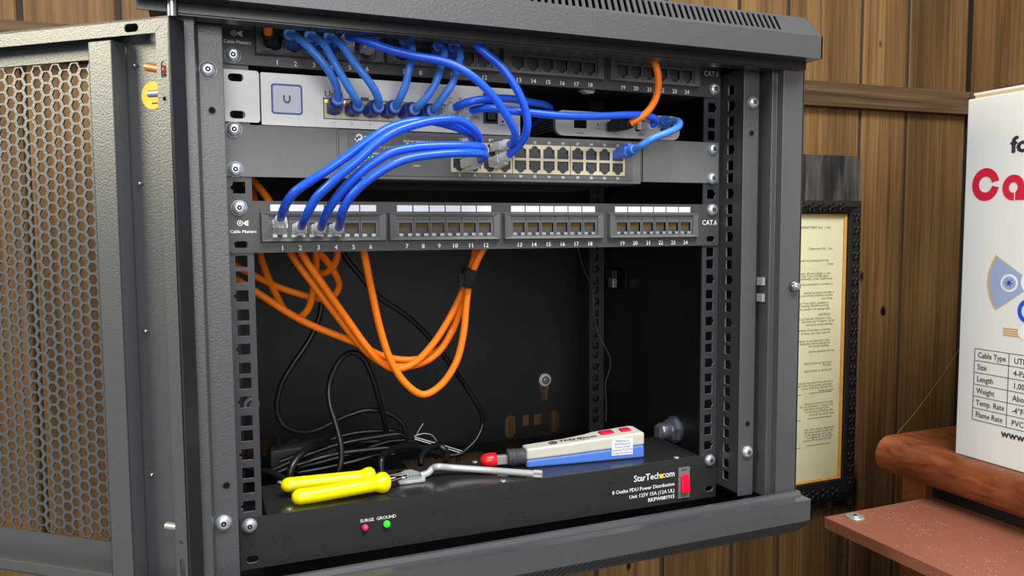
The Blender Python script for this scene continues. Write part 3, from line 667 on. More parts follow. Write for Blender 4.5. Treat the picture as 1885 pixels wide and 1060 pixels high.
for u, t, s, v, bd, sx in ((1241, 'StarTech.com', 9.6, 876, 0.2, 0.92), (1241, '8 Outlet PDU Power Distribution', 5.4, 893, 0.13, 1.0), (1241, 'Unit 125V 15A (12A UL)', 5.4, 905, 0.13, 1.0), (1241, 'RKPW081915', 5.6, 916, 0.22, 1.0)):
    x, z = pk(u, v); b = MB(); b.text(t, s, fl, x, z, 'white', 'RIGHT', bold=bd, sx=sx); b.build('lettering', pdu)
x, z = pk(1217, 876); b = MB(); b.ext(circ(x, z, 2.5, 16), fl, 0.3, 0.6, 'yellowst'); b.build('yellow_dot', pdu)
for u, v, m in ((672, 971, 'redled'), (712, 964, 'greenled')):
    x, z = pk(u, v, -3); b = MB(); b.lathe([(3.9, 0), (3.9, 0.6)], (x, -2, z), (0, -1, 0), 'black', 18); b.lathe([(3.1, 0.6), (3.0, 2.4), (2.3, 4), (1, 4.8)], (x, -2, z), (0, -1, 0), m, 18); b.build('indicator_light', pdu)
x0, z1 = pk(1248, 861); x1, z0 = pk(1268, 914)
b = MB(); b.box(x0, x1, -3.4, -2, z0, z1, 'bezel'); b.text('RESET', 3.2, FR(-3.4), (x0+x1)/2, z1-3.4, 'black', 'CENTER', sx=0.8); sb = b.build('switch_bezel', pdu, 0.3)
b = MB(); zc = (z0+z1)/2-1; b.hexa([(x0+2.6, -3.4, zc-9.5), (x1-1.8, -3.4, zc-9.5), (x1-1.8, -3.4, zc+10.5), (x0+2.6, -3.4, zc+10.5)], [(x0+2.6, -8.2, zc-8), (x1-1.8, -8.2, zc-8), (x1-1.8, -5, zc+9), (x0+2.6, -5, zc+9)], 'redsw'); plabel(b.build('rocker', sb, 0.8), 'red translucent rocker')
for x, z in ((-233, -282.5), (233.5, -282)): screw(pdu, x, -2, z)
for u, v in ((516, 887), (533, 936), (926, 885), (1245, 842), (874, 850)):
    p = H(u, v, 2, -277); b = MB(); b.lathe([(3.2, 0), (2.6, 0.8), (1, 1.1)], p, (0, 0, 1), 'steel', 14); b.build('lid_screw', pdu)
# ================================================================== CABLES
def PT(q): return H(q[0], q[1], 1, q[2])
def plug_clear(parent, p, d, up=Vector((0, 0, 1)), L=21):
    """clear modular plug: p = cable end, d = direction towards the port"""
    p = Vector(p); d = Vector(d).normalized(); r = d.cross(up).normalized(); u = r.cross(d).normalized()
    F = lambda a, q, c: tuple(p+r*a+u*q+d*c)
    b = MB()
    b.tube([F(0, 0, -2), F(0, 0, 2), F(0, 0, 5), F(0, 0, 9)], [3.6, 4.0, 4.8, 5.4], 'clear', 12)
    for k in range(3): b.lathe([(4.2+0.5*k, 0), (4.8+0.5*k, 0.5), (4.2+0.5*k, 1)], F(0, 0, k*2.4), d, 'clear', 12)
    b.ext(rrect(-5.8, 5.8, -4, 4, 0.8, 2), F, 8, L, 'clear')
    b.ext([(-2.6, -4.2), (2.6, -4.2), (2.2, -6.4), (-2.2, -6.4)], F, 4, L-3, 'clear')
    b.ext(rectp(-4.6, 4.6, 2.2, 3.2), F, L-8, L-1, 'gold')
    return b.build('plug', parent)
def boot(parent, p, d, m, L=16, w=5.7):
    p = Vector(p); d = Vector(d).normalized(); up = Vector((0, 0, 1)); r = d.cross(up).normalized(); u = r.cross(d).normalized()
    F = lambda a, q, c: tuple(p+r*a+u*q+d*c)
    b = MB()
    b.lathe([(3.4, -1), (4.9, -0.6), (5.1, 1.4), (3.9, 1.8)], p, d, 'rim' if m == 'boot' else m, 18)
    b.lathe([(3.9, 1.6), (3.9, 3), (4.8, 3.4), (4.8, 4.6), (4.1, 5.2), (4.1, 6), (5.2, 6.6), (5.2, 8)], p, d, m, 16)
    b.ext(rrect(-w, w, -w+0.8, w-1.2, 1.6, 3), F, 7, L, m)
    b.ext(rrect(-2.6, 2.6, w-2, w+1.4, 1.2, 3), F, 5, L-2, m)
    return b.build('boot', parent)
def cable(name, label, pts, r, m, cat='network cable', group=None, ends=(), sub=8, kind=None):
    P = [PT(q) if len(q) == 3 else Vector(q[:3]) for q in pts]
    t = thing(name, label, cat, P[0], group)
    b = MB(); b.tube(spline(P, sub), r*1.13, m, 14); b.build('jacket', t)
    for e in ends:
        k, tgt = e[0], e[1]; p = P[0] if k == 0 else P[-1]; dv = Vector(tgt)-p
        if e[2] == 'clear': plug_clear(t, p, dv, L=max(16, min(22, dv.length)))
        else: boot(t, p, dv, e[2], L=max(13, dv.length))
    return t
PA = lambda k, y=-2: Vector((pcx(k-1), y, -35+152)); PB = lambda k, y=-2: Vector((pcx(k-1), y, -35))
SWP = lambda k: Vector((SP[k-1], 2, 66.5))
def TPP(k, y=-2): return Vector((TX[(k-1)//2], y, 36.5 if k % 2 else 22.5))
G1 = 'short light blue patch cables with moulded boots'
yb = -26
lb = [
 (2, 1, [(533, 62), (549, 70), (569, 88), (591.5, 112), (609.3, 137.6), (619.5, 160), (622, 183)], 'leftmost light blue booted cable from the upper patch panel to the silver switch'),
 (3, 2, [(571, 66), (592, 77), (609, 104), (625, 132), (640, 158), (655, 183), (660, 194)], 'second light blue booted cable from the left, above the silver switch'),
 (4, 3, [(606, 68), (625, 79), (650, 112), (668, 135), (686, 160), (696, 181), (697, 196)], 'third light blue booted cable from the left, sloping furthest right on its way down'),
 (7, 4, [(745, 72), (757, 82), (758, 102), (753, 127), (746, 158), (735, 183), (728, 197)], 'light blue booted cable dropping beneath the number seven and eight ports'),
 (9, 5, [(807, 84), (818, 94), (813, 117), (803, 150), (788, 176), (772, 194), (764, 201)], 'light blue booted cable from port nine, left of the last one'),
 (10, 6, [(835, 86), (847, 99), (841, 127), (833, 153), (818, 176), (803, 196), (796, 204)], 'rightmost light blue booted cable above the silver switch'),
]
for ka, ks, pp, lab in lb:
    n = len(pp); q = []
    for i, (u, v) in enumerate(pp):
        t = i/(n-1); q.append((u, v, -22-16*math.sin(math.pi*t)))
    p0 = PT(q[0]); p1 = PT(q[-1])
    cable('patch_cable', lab, q, 2.9, 'jacket2', 'network cable', G1, ((0, PA(ka, -4), 'boot'), (-1, SWP(ks), 'boot')))
G2 = 'long blue patch cables with clear plugs'
def ycurve(pp, y0, ym, y1, k=1.0):
    n = len(pp); out = []
    for i, q in enumerate(pp):
        t = i/(n-1); e = y0*(1-t)+y1*t
        out.append((q[0], q[1], e+(ym-(y0+y1)/2)*math.sin(math.pi*t)**k))
    return out
cable('patch_cable', 'blue cable from the upper panel sweeping right across the booted cables', ycurve([(640, 68), (662, 71), (711, 89), (762, 102), (813, 112), (838, 121), (869, 140), (897, 165.6), (920, 193.6), (937.6, 221.7), (948, 244), (946, 260), (938, 266)], -26, -62, -30, 0.7), 3.1, 'jacket', group=G2,
      ends=((0, PA(5), 'clear'), (-1, TPP(5)+Vector((2, 0, 2)), 'clear')))
cable('patch_cable', 'blue cable arching behind the cabinet top edge and looping down furthest right', [(686, 68, -26), (708, 59, -34), (745, 36, -36), (800, 36, -36), (845, 52, -38), (871, 76, -44), (889, 94, -48), (920, 120, -52), (943, 150, -54), (958, 178, -54), (968, 206, -52), (971, 229, -50), (966, 252, -44), (953, 270, -36), (935, 287, -28)], 3.1, 'jacket', group=G2,
      ends=((0, PA(6), 'clear'), (-1, TPP(6)+Vector((1, 0, 1)), 'clear')))
cable('patch_cable', 'leftmost of the four blue cables from the lower panel', ycurve([(517, 402), (521, 388), (529, 371), (543, 353), (573, 332), (604, 312), (642, 285), (680, 257), (718, 235), (757, 224), (795, 223), (826, 230), (846, 237), (863, 247), (872, 258)], -18, -66, -24, 0.6), 3.1, 'jacket', group=G2,
      ends=((0, PB(1), 'clear'), (-1, TPP(1), 'clear')))
cable('patch_cable', 'second blue cable of the lower four, forming the highest arch', ycurve([(555, 417), (560, 404), (568, 388.5), (583, 363), (604, 342.7), (629, 319.7), (660, 294), (693, 263.7), (731, 240.8), (769, 228), (808, 220.5), (846, 221.7), (869, 235.7), (881, 252), (882, 266)], -18, -76, -24, 0.6), 3.1, 'jacket', group=G2,
      ends=((0, PB(2), 'clear'), (-1, TPP(3), 'clear')))
cable('patch_cable', 'third blue cable of the lower four, passing above the lowest arch', ycurve([(591, 419), (596, 403), (606, 383.4), (624, 358), (649.7, 330), (680, 304.5), (718.5, 281.5), (756.7, 272.3), (807.6, 268.5), (860, 268.5), (884, 270), (892, 276)], -18, -72, -34, 0.6), 3.1, 'jacket', group=G2,
      ends=((0, PB(3), 'clear'), (-1, TPP(4)+Vector((-3, 0, 2)), 'clear')))
cable('patch_cable', 'fourth blue cable of the lower four, forming the lowest arch', ycurve([(624, 419), (627, 404), (630.6, 388.5), (644.6, 363), (670, 337.6), (705.7, 312), (744, 294), (795, 285), (850, 281.5), (880, 282), (893, 287), (884, 295)], -18, -76, -30, 0.6), 3.1, 'jacket', group=G2,
      ends=((0, PB(4), 'clear'), (-1, TPP(2)+Vector((2, 0, 0)), 'clear')))
cable('patch_cable', 'blue cable bending back beside the silver switch right end', [(836, 199, -22), (850, 192, -30), (870, 186, -36), (902, 182, -34), (940, 182, -28), (978, 188.5, -18), (1004, 194, -4), (1013, 203, 14), (1003, 216, 32), (982, 232, 60), (964, 246, 100)], 3.1, 'jacket', group=G2,
      ends=((0, SWP(7), 'clear'),))
cable('patch_cable', 'blue cable running right from the silver switch to the small silver router', [(866, 204, -22), (884, 200, -30), (902, 199, -36), (943, 204, -40), (978, 207.6, -42), (1029, 212.7, -42), (1093, 214, -38), (1157, 211.5, -34), (1182, 212, -32), (1202, 216.5, -30), (1208, 224, -26), (1198, 231, -22)], 3.1, 'jacket', group=G2,
      ends=((0, SWP(8), 'clear'), (-1, H(1178, 232, 1, 0), 'clear')))
cable('patch_cable', 'short light blue looped cable between the silver router and the dark switch', [(1226, 222, -12), (1233, 224, -18), (1244, 222, -26), (1251, 226, -34), (1248, 234, -40), (1231, 243, -44), (1203, 254, -44), (1182, 267, -38), (1167, 275, -28)], 3.0, 'jacket2',
      ends=((0, H(1222, 230, 1, -1), 'bootl'), (-1, TPP(23), 'bootl')))
oc = cable('patch_cable', 'orange network cable hanging in front of the upper patch panel right end', [(493, 62, -20), (493, 50, -24), (498, 25, -30), (560, -5, -34), (700, 14, -34), (900, 40, -30), (1080, 62, -34), (1170, 74, -36), (1192, 88, -38), (1207.6, 122, -40), (1212, 153, -40), (1208, 178, -38), (1197, 199, -36), (1182, 214, -34), (1160, 227, -28)], 3.0, 'orange',
      ends=((0, PA(1), 'black'), (-1, H(1126, 233, 1, -4), 'black')))
# bulk orange runs
G3 = 'orange cables hanging inside the cabinet'
def orange(lab, pp, ys):
    n = len(pp); q = []
    for i, (u, v) in enumerate(pp):
        t = i/(n-1)*(len(ys)-1); k = min(int(t), len(ys)-2); q.append((u, v, ys[k]*(1-t+k)+ys[k+1]*(t-k)))
    return cable('orange_cable', lab, q, 3.0, 'orange', 'network cable', G3)
orange('orange cable crossing from the left rail low to the tied bundle', [(400, 500), (430, 512), (454, 526), (558, 591), (655, 631), (711, 657), (768, 661), (810, 642), (833, 608), (850, 557), (858, 524), (870, 484), (877, 452)], (70, 60, 60, 55, 40, 30))
orange('orange cable on the left of the diagonal pair', [(461, 327), (494, 368), (520, 430), (536, 467), (575, 521), (615, 574), (655, 625), (683, 654), (717, 673), (768, 671), (805, 650), (830, 612), (853, 545), (860, 515), (872, 480), (880, 452)], (40, 55, 50, 50, 50, 30))
orange('orange cable on the right of the diagonal pair', [(545, 440), (556, 467), (598, 529), (640, 589), (672, 634), (700, 665), (728, 679), (762, 668), (796, 634), (824, 591), (847, 546), (860, 515), (872, 480), (886, 452)], (30, 42, 42, 42, 42, 25))
orange('orange cable forming the deepest loop below the bundle', [(664, 440), (670, 464), (683, 529), (700, 606), (720, 665), (748, 707), (779, 726), (810, 710), (839, 668), (853, 614), (858, 563), (864, 520), (879, 478), (894, 450)], (20, 35, 30, 30, 30, 20))
orange('printed orange cable sloping down at the far left of the cabinet', [(452, 338), (464, 352), (474, 400), (479, 467), (490, 501), (507, 540), (526, 575)], (60, 90, 120))
orange('printed orange cable curving up in a hook beneath port number two', [(400, 462), (431, 487), (462, 504), (507, 526), (558, 543), (592, 550), (615, 543), (624, 526), (619, 508), (605, 485), (586, 462)], (80, 110, 100, 70))
orange('orange cable dropping straight then bending left under port number three', [(581, 455), (582, 480), (580, 507), (575, 543), (567, 569), (551, 586)], (70, 80, 90))
orange('short orange cable hooked under port number four', [(622, 452), (620, 475), (612, 492), (597, 502), (582, 499)], (70, 80, 95))
b = MB(); p0 = PT((866, 496, 22)); p1 = PT((857, 526, 26)); dv = (p1-p0)
for k in (0,): b.lathe([(7.2, 0), (7.8, 1.5), (7.8, dv.length-1.5), (7.2, dv.length)], p0, dv, 'velcro', 20)
b.box(p1.x-9, p1.x-5, p1.y-8, p1.y-5, p1.z, p1.z+12, 'velcro')
tag(b.build('cable_tie'), 'black hook and loop strap around the orange cable bundle', 'cable tie')
# black cords
G4 = 'black power cords in the cabinet bottom'
def cord(lab, pts, r=2.6, m='blackcab'): return cable('power_cord', lab, pts, r, m, 'power cord', G4)
cord('black cord crossing behind the orange cables towards the lower right', [(622, 440, 120), (632, 467, 120), (663, 507, 120), (697, 546, 130), (740, 575, 140), (773, 603, 150), (810, 645, 160), (853, 705, 170), (877, 742, 170), (888, 765, 170), (887, 785, 170), (878, 806, 165), (861, 825, 160), (845, 836, 160), (824, 838, 160), (800, 826, 170), (780, 824, 180)])
cord('black cord in a low sweeping curve on the left of the cabinet', [(598, 530, 130), (592, 558, 130), (587, 586, 130), (570, 625, 130), (541, 668, 130), (519, 705, 130), (510, 740, 130), (511.6, 765, 130), (526, 786, 130), (554.6, 795.4, 135), (583, 791.6, 140), (612, 778, 145), (640.5, 765, 150), (669, 756, 150), (698, 756, 150), (726.5, 767, 150), (743.7, 786, 150), (746, 815, 150)])
cord('black cord rising in a tall narrow loop in the middle of the cabinet', [(621, 874, 80), (628, 847, 82), (627, 816, 85), (617.6, 778, 90), (606.6, 740, 95), (606.6, 705, 100), (626, 662, 110), (646, 649, 115), (666, 656.6, 120), (686, 696, 130), (700, 745, 140), (707, 772, 145), (712, 800, 150)])
cord('thick black cord arching behind the yellow handles', [(533, 887, 86), (535.5, 864, 88), (547, 843, 95), (573.7, 822, 110), (602, 815, 130), (640, 816, 150), (690, 806, 160)], 3.2)
cord('black cord arching down towards the cutter jaws', [(702, 868, 86), (701.6, 847, 90), (715, 831.7, 105), (738, 822, 120), (765, 822, 130), (800, 835, 140), (820, 838, 150)], 3.2)
cord('black cord in a small hook right of the tangle', [(774, 856, 92), (776, 840, 100), (790, 825, 110), (808, 821, 120), (822, 832, 115), (820, 852, 100)], 3.0)
cord('black cord lying left of the tangle beside the left rail', [(440, 855, 120), (472, 866, 110), (497, 869, 100), (526, 882, 88)], 2.8)
cord('black cord curving over the top right of the tangle', [(700, 832, 140), (726, 816, 145), (755, 812.6, 150), (784, 822, 155), (806, 842, 150)], 2.8)
for k, (a, c, h, y) in enumerate((((500, 866), (738, 800), 14, 130), ((496, 870), (730, 815), 22, 140), ((515, 850), (742, 806), -12, 150), ((530, 848), (735, 795), -20, 160), ((505, 872), (720, 826), 12, 118))):
    pts = []
    ax, az = a; cx, cz = c
    for t in (0, .25, .5, .75, 1): pts.append((ax+(cx-ax)*t, az+(cz-az)*t-abs(h)*math.sin(math.pi*t), y))
    pts.append((cx+10, cz+8, y+4))
    for t in (.9, .65, .4, .2): pts.append((ax+(cx-ax)*t, az+(cz-az)*t+abs(h)*0.45*math.sin(math.pi*t)+4, y+6))
    cord(['coiled black cord, front strand of the tangle', 'coiled black cord, second strand of the tangle', 'coiled black cord, middle strand of the tangle', 'coiled black cord, rear strand of the tangle', 'coiled black cord, lowest strand of the tangle'][k], pts, 2.3)
for lab, pts in (('thin wire hanging down in front of the rear right rail', [(1060, 445, 200), (1063.6, 458, 200), (1076, 498, 210), (1090.5, 532, 220), (1093, 577, 220), (1100, 612, 220), (1123, 659, 210), (1122, 680, 210), (1114.6, 705, 210), (1116, 750, 210), (1115, 776, 210)]),):
    t = cable('thin_wire', lab, pts, 0.9, 'brick', 'wire')
for lab, pts in (('upper of two straight thin wires right of the tangle', [(765, 805, 150), (800, 815, 145), (850, 830, 140)]), ('lower of two straight thin wires right of the tangle', [(763, 808, 150), (800, 819, 145), (846, 833, 140)]),
                 ('thin wire arching right of the tangle', [(762, 803, 150), (780, 798, 150), (795, 801, 150), (804, 812, 150)]), ('thin wire end pointing up out of the tangle', [(764, 806, 150), (771, 792, 150), (779, 779, 150)])):
    cable('thin_wire', lab, pts, 0.7, 'steel', 'wire')
# power brick
pb = thing('power_adapter', 'flat charcoal power adapter lying behind the cord tangle', 'power adapter', H(560, 840, 1, 190))
q = [H(497, 830, 1, 170), H(620, 812, 1, 170), H(606, 801, 1, 215), H(494, 822, 1, 215)]
b = MB(); dn_ = Vector((0, 0, -24)); b.hexa([p+dn_ for p in q], q, 'brick'); b.build('housing', pb, 2.5, 3)
c = (q[0]+q[1]+q[2]+q[3])/4
pb2 = MB(); pb2.hexa([q[0]*0.72+c*0.28+Vector((0, 0, .2)), q[1]*0.72+c*0.28+Vector((0, 0, .2)), q[2]*0.72+c*0.28+Vector((0, 0, .2)), q[3]*0.72+c*0.28+Vector((0, 0, .2))], [p*0.72+c*0.28+Vector((0, 0, .7)) for p in q], 'jack'); pb2.build('rating_label', pb)
# ================================================================== TOOLS ON THE POWER UNIT
TZ = -277
# cutters
pl = thing('cable_cutters', 'yellow handled wire cutters lying on the black power strip', 'cutters', H(620, 900, 2, TZ))
def grip(pp, zz, r, nm='handle'):
    P = [H(u, v, 2, z) for (u, v), z in zip(pp, zz)]; S = spline(P, 6); n = len(S)
    rad = [r]*n
    d0 = (S[1]-S[0]).normalized(); S = [S[0]-d0*r*q for q in (0.92, 0.75, 0.45, 0.15)]+S; rad = [r*0.3, r*0.62, r*0.86, r*0.97]+rad
    d1 = (S[-1]-S[-2]).normalized(); S = S+[S[-1]+d1*q for q in (3, 6, 8.5, 10)]; rad = rad[:-3]+[r*1.05, r*1.15, r*1.28, r*1.4, r*1.35, r*1.05, r*0.5]
    b = MB(); b.tube(S, rad, 'yellow', 18); return b.build(nm, pl)
grip([(530, 892), (560, 889), (610, 884), (650, 880), (672, 878)], [-265]*5, 6.6)
grip([(551, 914), (580, 910), (630, 901), (675, 893), (698, 889)], [-266, -266, -266, -266, -267], 7.0)
b = MB()
for a, c in (((688, 882), (738, 871)), ((705, 878), (742, 868)), ((706, 882), (745, 879)), ((712, 887), (748, 877))):
    b.cyl(H(*a, 2, -268), H(*c, 2, -268), 1.8, 'chrome', 10)
b.build('jaws', pl)
# bent key with stamped head
kt = thing('bent_wrench', 'bent steel key with a stamped flat head lying beside the cutters', 'wrench', H(800, 870, 2, TZ))
zt = -273.6
b = MB(); o = [(729, 868), (735, 866), (757, 863), (783, 871), (783, 881), (760, 884), (735, 887), (731, 883), (737, 877)]
tp_ = [H(u, v, 2, zt) for u, v in o]; bt = [p+Vector((0, 0, -3.2)) for p in tp_]; n = len(o)
b.add(tp_+bt, [tuple(range(n-1, -1, -1)), tuple(range(n, 2*n))]+[(i, (i+1) % n, n+(i+1) % n, n+i) for i in range(n)], 'nickel')
hd = b.build('stamped_head', kt, 0.8)
a0, a1 = H(741, 880.5, 2, zt), H(770, 877, 2, zt); ux = (a1-a0).normalized(); uy = Vector((0, 0, 1)).cross(ux)
b = MB(); b.text('SUTIL', 7, lambda a, q, c=0: tuple(a0+ux*a+uy*q+Vector((0, 0, c))), 0, 0, 'greyprint', c=0.1, bold=0.1); b.build('stamping', hd)
S = spline([H(774, 875, 2, -273), H(787, 871, 2, -272), H(797, 861.5, 2, -268), H(806, 859, 2, -266), H(830, 860.5, 2, -269), H(900, 865.5, 2, -272.4), H(985, 872, 2, -273)], 8)
b = MB(); b.tube(S, 3.3, 'nickel', 14); b.build('shaft', kt)
e = S[-1]; dv = (S[-1]-S[-4]).normalized(); r_ = dv.cross(Vector((0, 0, 1))).normalized(); u_ = r_.cross(dv)
star = [(4.0*(1 if k % 2 else 0.72)*math.cos(k*math.pi/6), 4.0*(1 if k % 2 else 0.72)*math.sin(k*math.pi/6)) for k in range(12)]
b = MB(); b.ext(star, lambda a, q, c: tuple(e+r_*a+u_*q+dv*c), -1, 7, 'nickel'); b.build('star_tip', kt)
# punch down tool
pt_ = thing('punch_down_tool', 'grey and blue punch-down tool with red tip cap on the power strip', 'hand tool', H(1075, 850, 2, TZ))
A = H(970, 863, 2, TZ); Bq = H(1187, 843, 2, TZ); ex = (Bq-A).normalized(); ey = Vector((0, 0, 1)).cross(ex); LL = (Bq-A).length
HA, HB = 20, 27.5
def TF(a, q, c): return tuple(A+ex*a+ey*q+Vector((0, 0, c)))
def body(z0, z1, m, nm, grow=0.0, ww=(19, 33)):
    b = MB(); S_ = []
    for a, wd, fz in ((0, ww[0], 0), (LL*0.35, ww[0]+3, .3), (LL*0.55, ww[0]+7, .55), (LL*0.62, ww[1]-3, .62), (LL*0.96, ww[1], 1), (LL, ww[1]-3, 1)):
        h0 = z0(fz); h1 = z1(fz); i0 = 0.6
        S_.append([TF(a, i0-grow, h0), TF(a, wd+grow, h0), TF(a, wd+grow, h1), TF(a, i0-grow, h1)])
    vs = [p for s_ in S_ for p in s_]; fs = [(3, 2, 1, 0), tuple(range(len(vs)-4, len(vs)))]
    for i in range(len(S_)-1):
        for k in range(4): fs.append((i*4+k, i*4+(k+1) % 4, i*4+4+(k+1) % 4, i*4+4+k))
    b.add(vs, fs, m); return b.build(nm, pt_, 2.2, 3)
zm = lambda f: HA*0.42+(HB*0.5-HA*0.42)*f
body(lambda f: 0.3, zm, 'toolblue', 'lower_shell'); up_ = body(zm, lambda f: HA+(HB-HA)*f, 'toolgrey', 'upper_shell')
mid = lambda a, wv, h, c: TF(a, wv, h+c)
def topz(a): return HA+(HB-HA)*min(1, a/(LL*0.96))
tf = lambda a, q, c=0: TF(a, q, topz(a)+c+0.1)
b = MB(); b.plate(circ(31, 9.5, 4.6, 20), [circ(31, 9.5, 3.5, 16)], tf, 0, 0.3, 'ink'); b.ext([(28, 8), (31, 12), (34, 8), (31, 9.5)], tf, 0, 0.3, 'ink')
b.text('TRENDnet', 8, tf, 38, 9, 'ink', c=0.2, sx=1.15, bold=0.15); b.build('maker_lettering', up_); b = MB(); b.text('TC-PDT', 4.5, tf, 50, 4.6, 'greyprint', c=0.2, sx=1.3); b.build('model_lettering', up_)
for a0_, a1_ in ((0.66, 0.77), (0.84, 0.92)):
    b = MB(); b.box(LL*a0_, LL*a1_, 11, 22, 0, 1.6, 'crimson', fr=lambda x, y, z: tf(x, y, z)); plabel(b.build('red_button', up_, 0.4), 'red slide button')
sf = lambda a, q, c=0: TF(a, 0.5-c, q)
b = MB(); b.ext(rectp(LL*0.71, LL*0.895, 5.5, 23), sf, 0.05, 0.3, 'label')
for k, t in enumerate(('TRENDnet, Inc.', '20675 Manhattan Pl.', 'Torrance, CA 90501', 'Zuidwestend 156 2560 WB', 'The Hague The Netherlands')): b.text(t, 3.4-0.3*(k > 0)-0.1*k, sf, LL*0.803, 19.4-3.1*k, 'ink', 'CENTER', c=0.35, sx=0.72)
b.build('address_label', pt_)
b = MB(); ce = TF(0, 10, 10.5); ax = -ex
b.lathe([(8.2, -2), (8.2, 11), (8.8, 11.5), (8.8, 13.5), (8.0, 14), (8.0, 15), (8.8, 15.5), (8.8, 17), (7, 18.5)], ce, ax, 'brick', 24); b.build('collar', pt_)
b = MB(); b.box(-34, -17, 7, 13, 4.5, 13.5, 'steel', fr=TF); b.build('blade', pt_, 0.5)
b = MB(); b.lathe([(2, 46), (5, 44.5), (7, 41), (7.3, 36), (7.3, 30), (6.6, 29.6)][::-1], TF(0, 10, 9.5), ax, 'red', 20); plabel(b.build('tip_cap', pt_), 'red rounded plastic cap')
# ================================================================== FRAMED DOCUMENT
FY = 350
b = MB(); b.box(430, 812, 360, WY-0.5, -532, 88, 'ply'); tag(b.build('plywood_board', bevel=1), 'black stained plywood board on the wall behind the framed document', 'board')
fd = thing('framed_document', 'aged typed document in a carved black frame on the wall', 'framed document', (620, 355, -510))
fx0, fx1, fz0, fz1 = 452, 803, -516, 10
def mold(name, m, o0, o1, y0, y1, ht):
    b = MB(); X0, X1, Zb, Zt = o0; x0, x1, zb, zt = o1
    oo = [(X0, Zb), (X1, Zb), (X1, Zt), (X0, Zt)]; ii = [(x0, zb), (x1, zb), (x1, zt), (x0, zt)]; mm = [((a[0]*.55+c[0]*.45), (a[1]*.55+c[1]*.45)) for a, c in zip(oo, ii)]
    vs = [(a, y0, q) for a, q in oo]+[(a, y1+3, q) for a, q in oo]+[(a, y1-ht, q) for a, q in mm]+[(a, y1+2, q) for a, q in ii]+[(a, y0, q) for a, q in ii]
    fs = [(r*4+k, r*4+(k+1) % 4, r*4+4+(k+1) % 4, r*4+4+k) for r in range(4) for k in range(4)]
    b.add(vs, fs, m); return b, oo, ii
b, oo, ii = mold('frame', 'frame', (fx0, fx1, fz0, fz1), (478, 777, -478, -12), 358, 344, 3)
# carved motifs
def motif(x, z, s, ang):
    ca, sa = math.cos(ang), math.sin(ang)
    for dx, dz in ((-1, -1), (1, 1), (-1, 1), (1, -1)):
        pts = [(0, 0), (dx*0.5, dz*0.25), (dx*0.8, dz*0.7), (dx*0.35, dz*0.95)]
        b.tube(spline([(x+(px*ca-pz_*sa)*s, 340.5, z+(px*sa+pz_*ca)*s) for px, pz_ in pts], 3), 1.5, 'frame', 6)
    b.lathe([(2.6, 0), (2, 1.6), (.8, 2.4)], (x, 342, z), (0, -1, 0), 'frame', 8)
z = -480
while z < 0: motif(789, z, 7, math.pi/2); motif(466, z, 7, math.pi/2); z += 22
x = 490
while x < 775: motif(x, -1.5, 7, 0); motif(x, -496, 9, 0); x += 22
b.build('carved_frame', fd)
b, _, _ = mold('gilt', 'gilt', (477, 778, -479, -11), (481, 772, -474, -15), 356, 351, 1); b.build('gilt_slip', fd)
b = MB(); b.box(480, 773, 355, 356, -475, -14, 'paper'); pp_ = b.build('paper', fd)
lines = [(1480, 420, 'DEPARTMENT NO. 1, INC.'), (1480, 459, 'Department No. 1 Inc.'), (1476, 481, 'to provide fire protection for the'), (1472, 488, 'Town.'),
 (1478, 505, 'persons 18 years of age or over,'), (1474, 510, 'residing in the Town of Wilmington'), (1474, 515, 'shall be eligible to membership in this Department.'), (1476, 525, 'must be proposed by a member in'),
 (1470, 541, 'shall be accepted only after a'), (1470, 546, 'majority vote of the members present'), (1470, 552, 'and voting.'), (1470, 560, 'shall be Three dollars, payable on'), (1470, 565, 'the annual meeting; Members moving'), (1470, 571, 'away shall be exempt from paying dues.'),
 (1475, 582, 'MEETINGS'), (1470, 589, 'shall be a Chairman, President, Vice-'), (1470, 594, 'Secretary and Treasurer, to be'), (1470, 600, 'elected at annual meeting.'), (1470, 610, 'an Executive Committee consisting'), (1470, 616, 'of three, the Chief, and two'),
 (1470, 630, 'in addition to the Executive Com-'), (1470, 635, 'mittee, Assistants shall be elected by'), (1470, 640, 'the annual meeting.'), (1470, 650, 'shall be appointed by the'), (1468, 672, 'shall be held on the fourth'), (1468, 677, 'Monday.'), (1468, 686, 'shall be held on the fourth'),
 (1466, 708, 'may be amended at any time by a'), (1466, 713, 'vote of the Department, provided'), (1466, 718, 'notice in writing, and that two'), (1466, 724, 'weeks be given.'), (1464, 747, 'During the period from the'), (1464, 752, 'first to December 1, dues to be'), (1464, 757, 'paid when joining to the'), (1464, 762, 'at the annual meeting only'), (1464, 768, 'one-half the yearly dues.'),
 (1464, 795, 'that there shall be elected at'), (1464, 800, 'the same manner as are the'), (1464, 805, 'to the elections, the Chief'), (1464, 810, 'be eligible for his module'), (1464, 815, 'present for election by two')]
b = MB(); fl = FR(355)
for u, v, t in lines:
    x, z = pk(u, v, 355); t2 = t; _, _, wd = text_geo(t2); x1 = pk(1535, v, 355)[0]-len(t) % 5*3
    b.text(t2, 6.0, fl, x1, z-1, 'typed', 'RIGHT', sx=0.95)
for u0, u1, v in ((1466, 1475, 728), (1490, 1530, 724), (1463, 1474, 775), (1486, 1530, 771), (1463, 1474, 826), (1484, 1528, 821)):
    x0, z = pk(u0, v, 355); x1, _ = pk(u1, v, 355); b.box(x0, x1, 354.6, 354.9, z-0.4, z+0.4, 'typed')
b.build('typed_text', pp_)
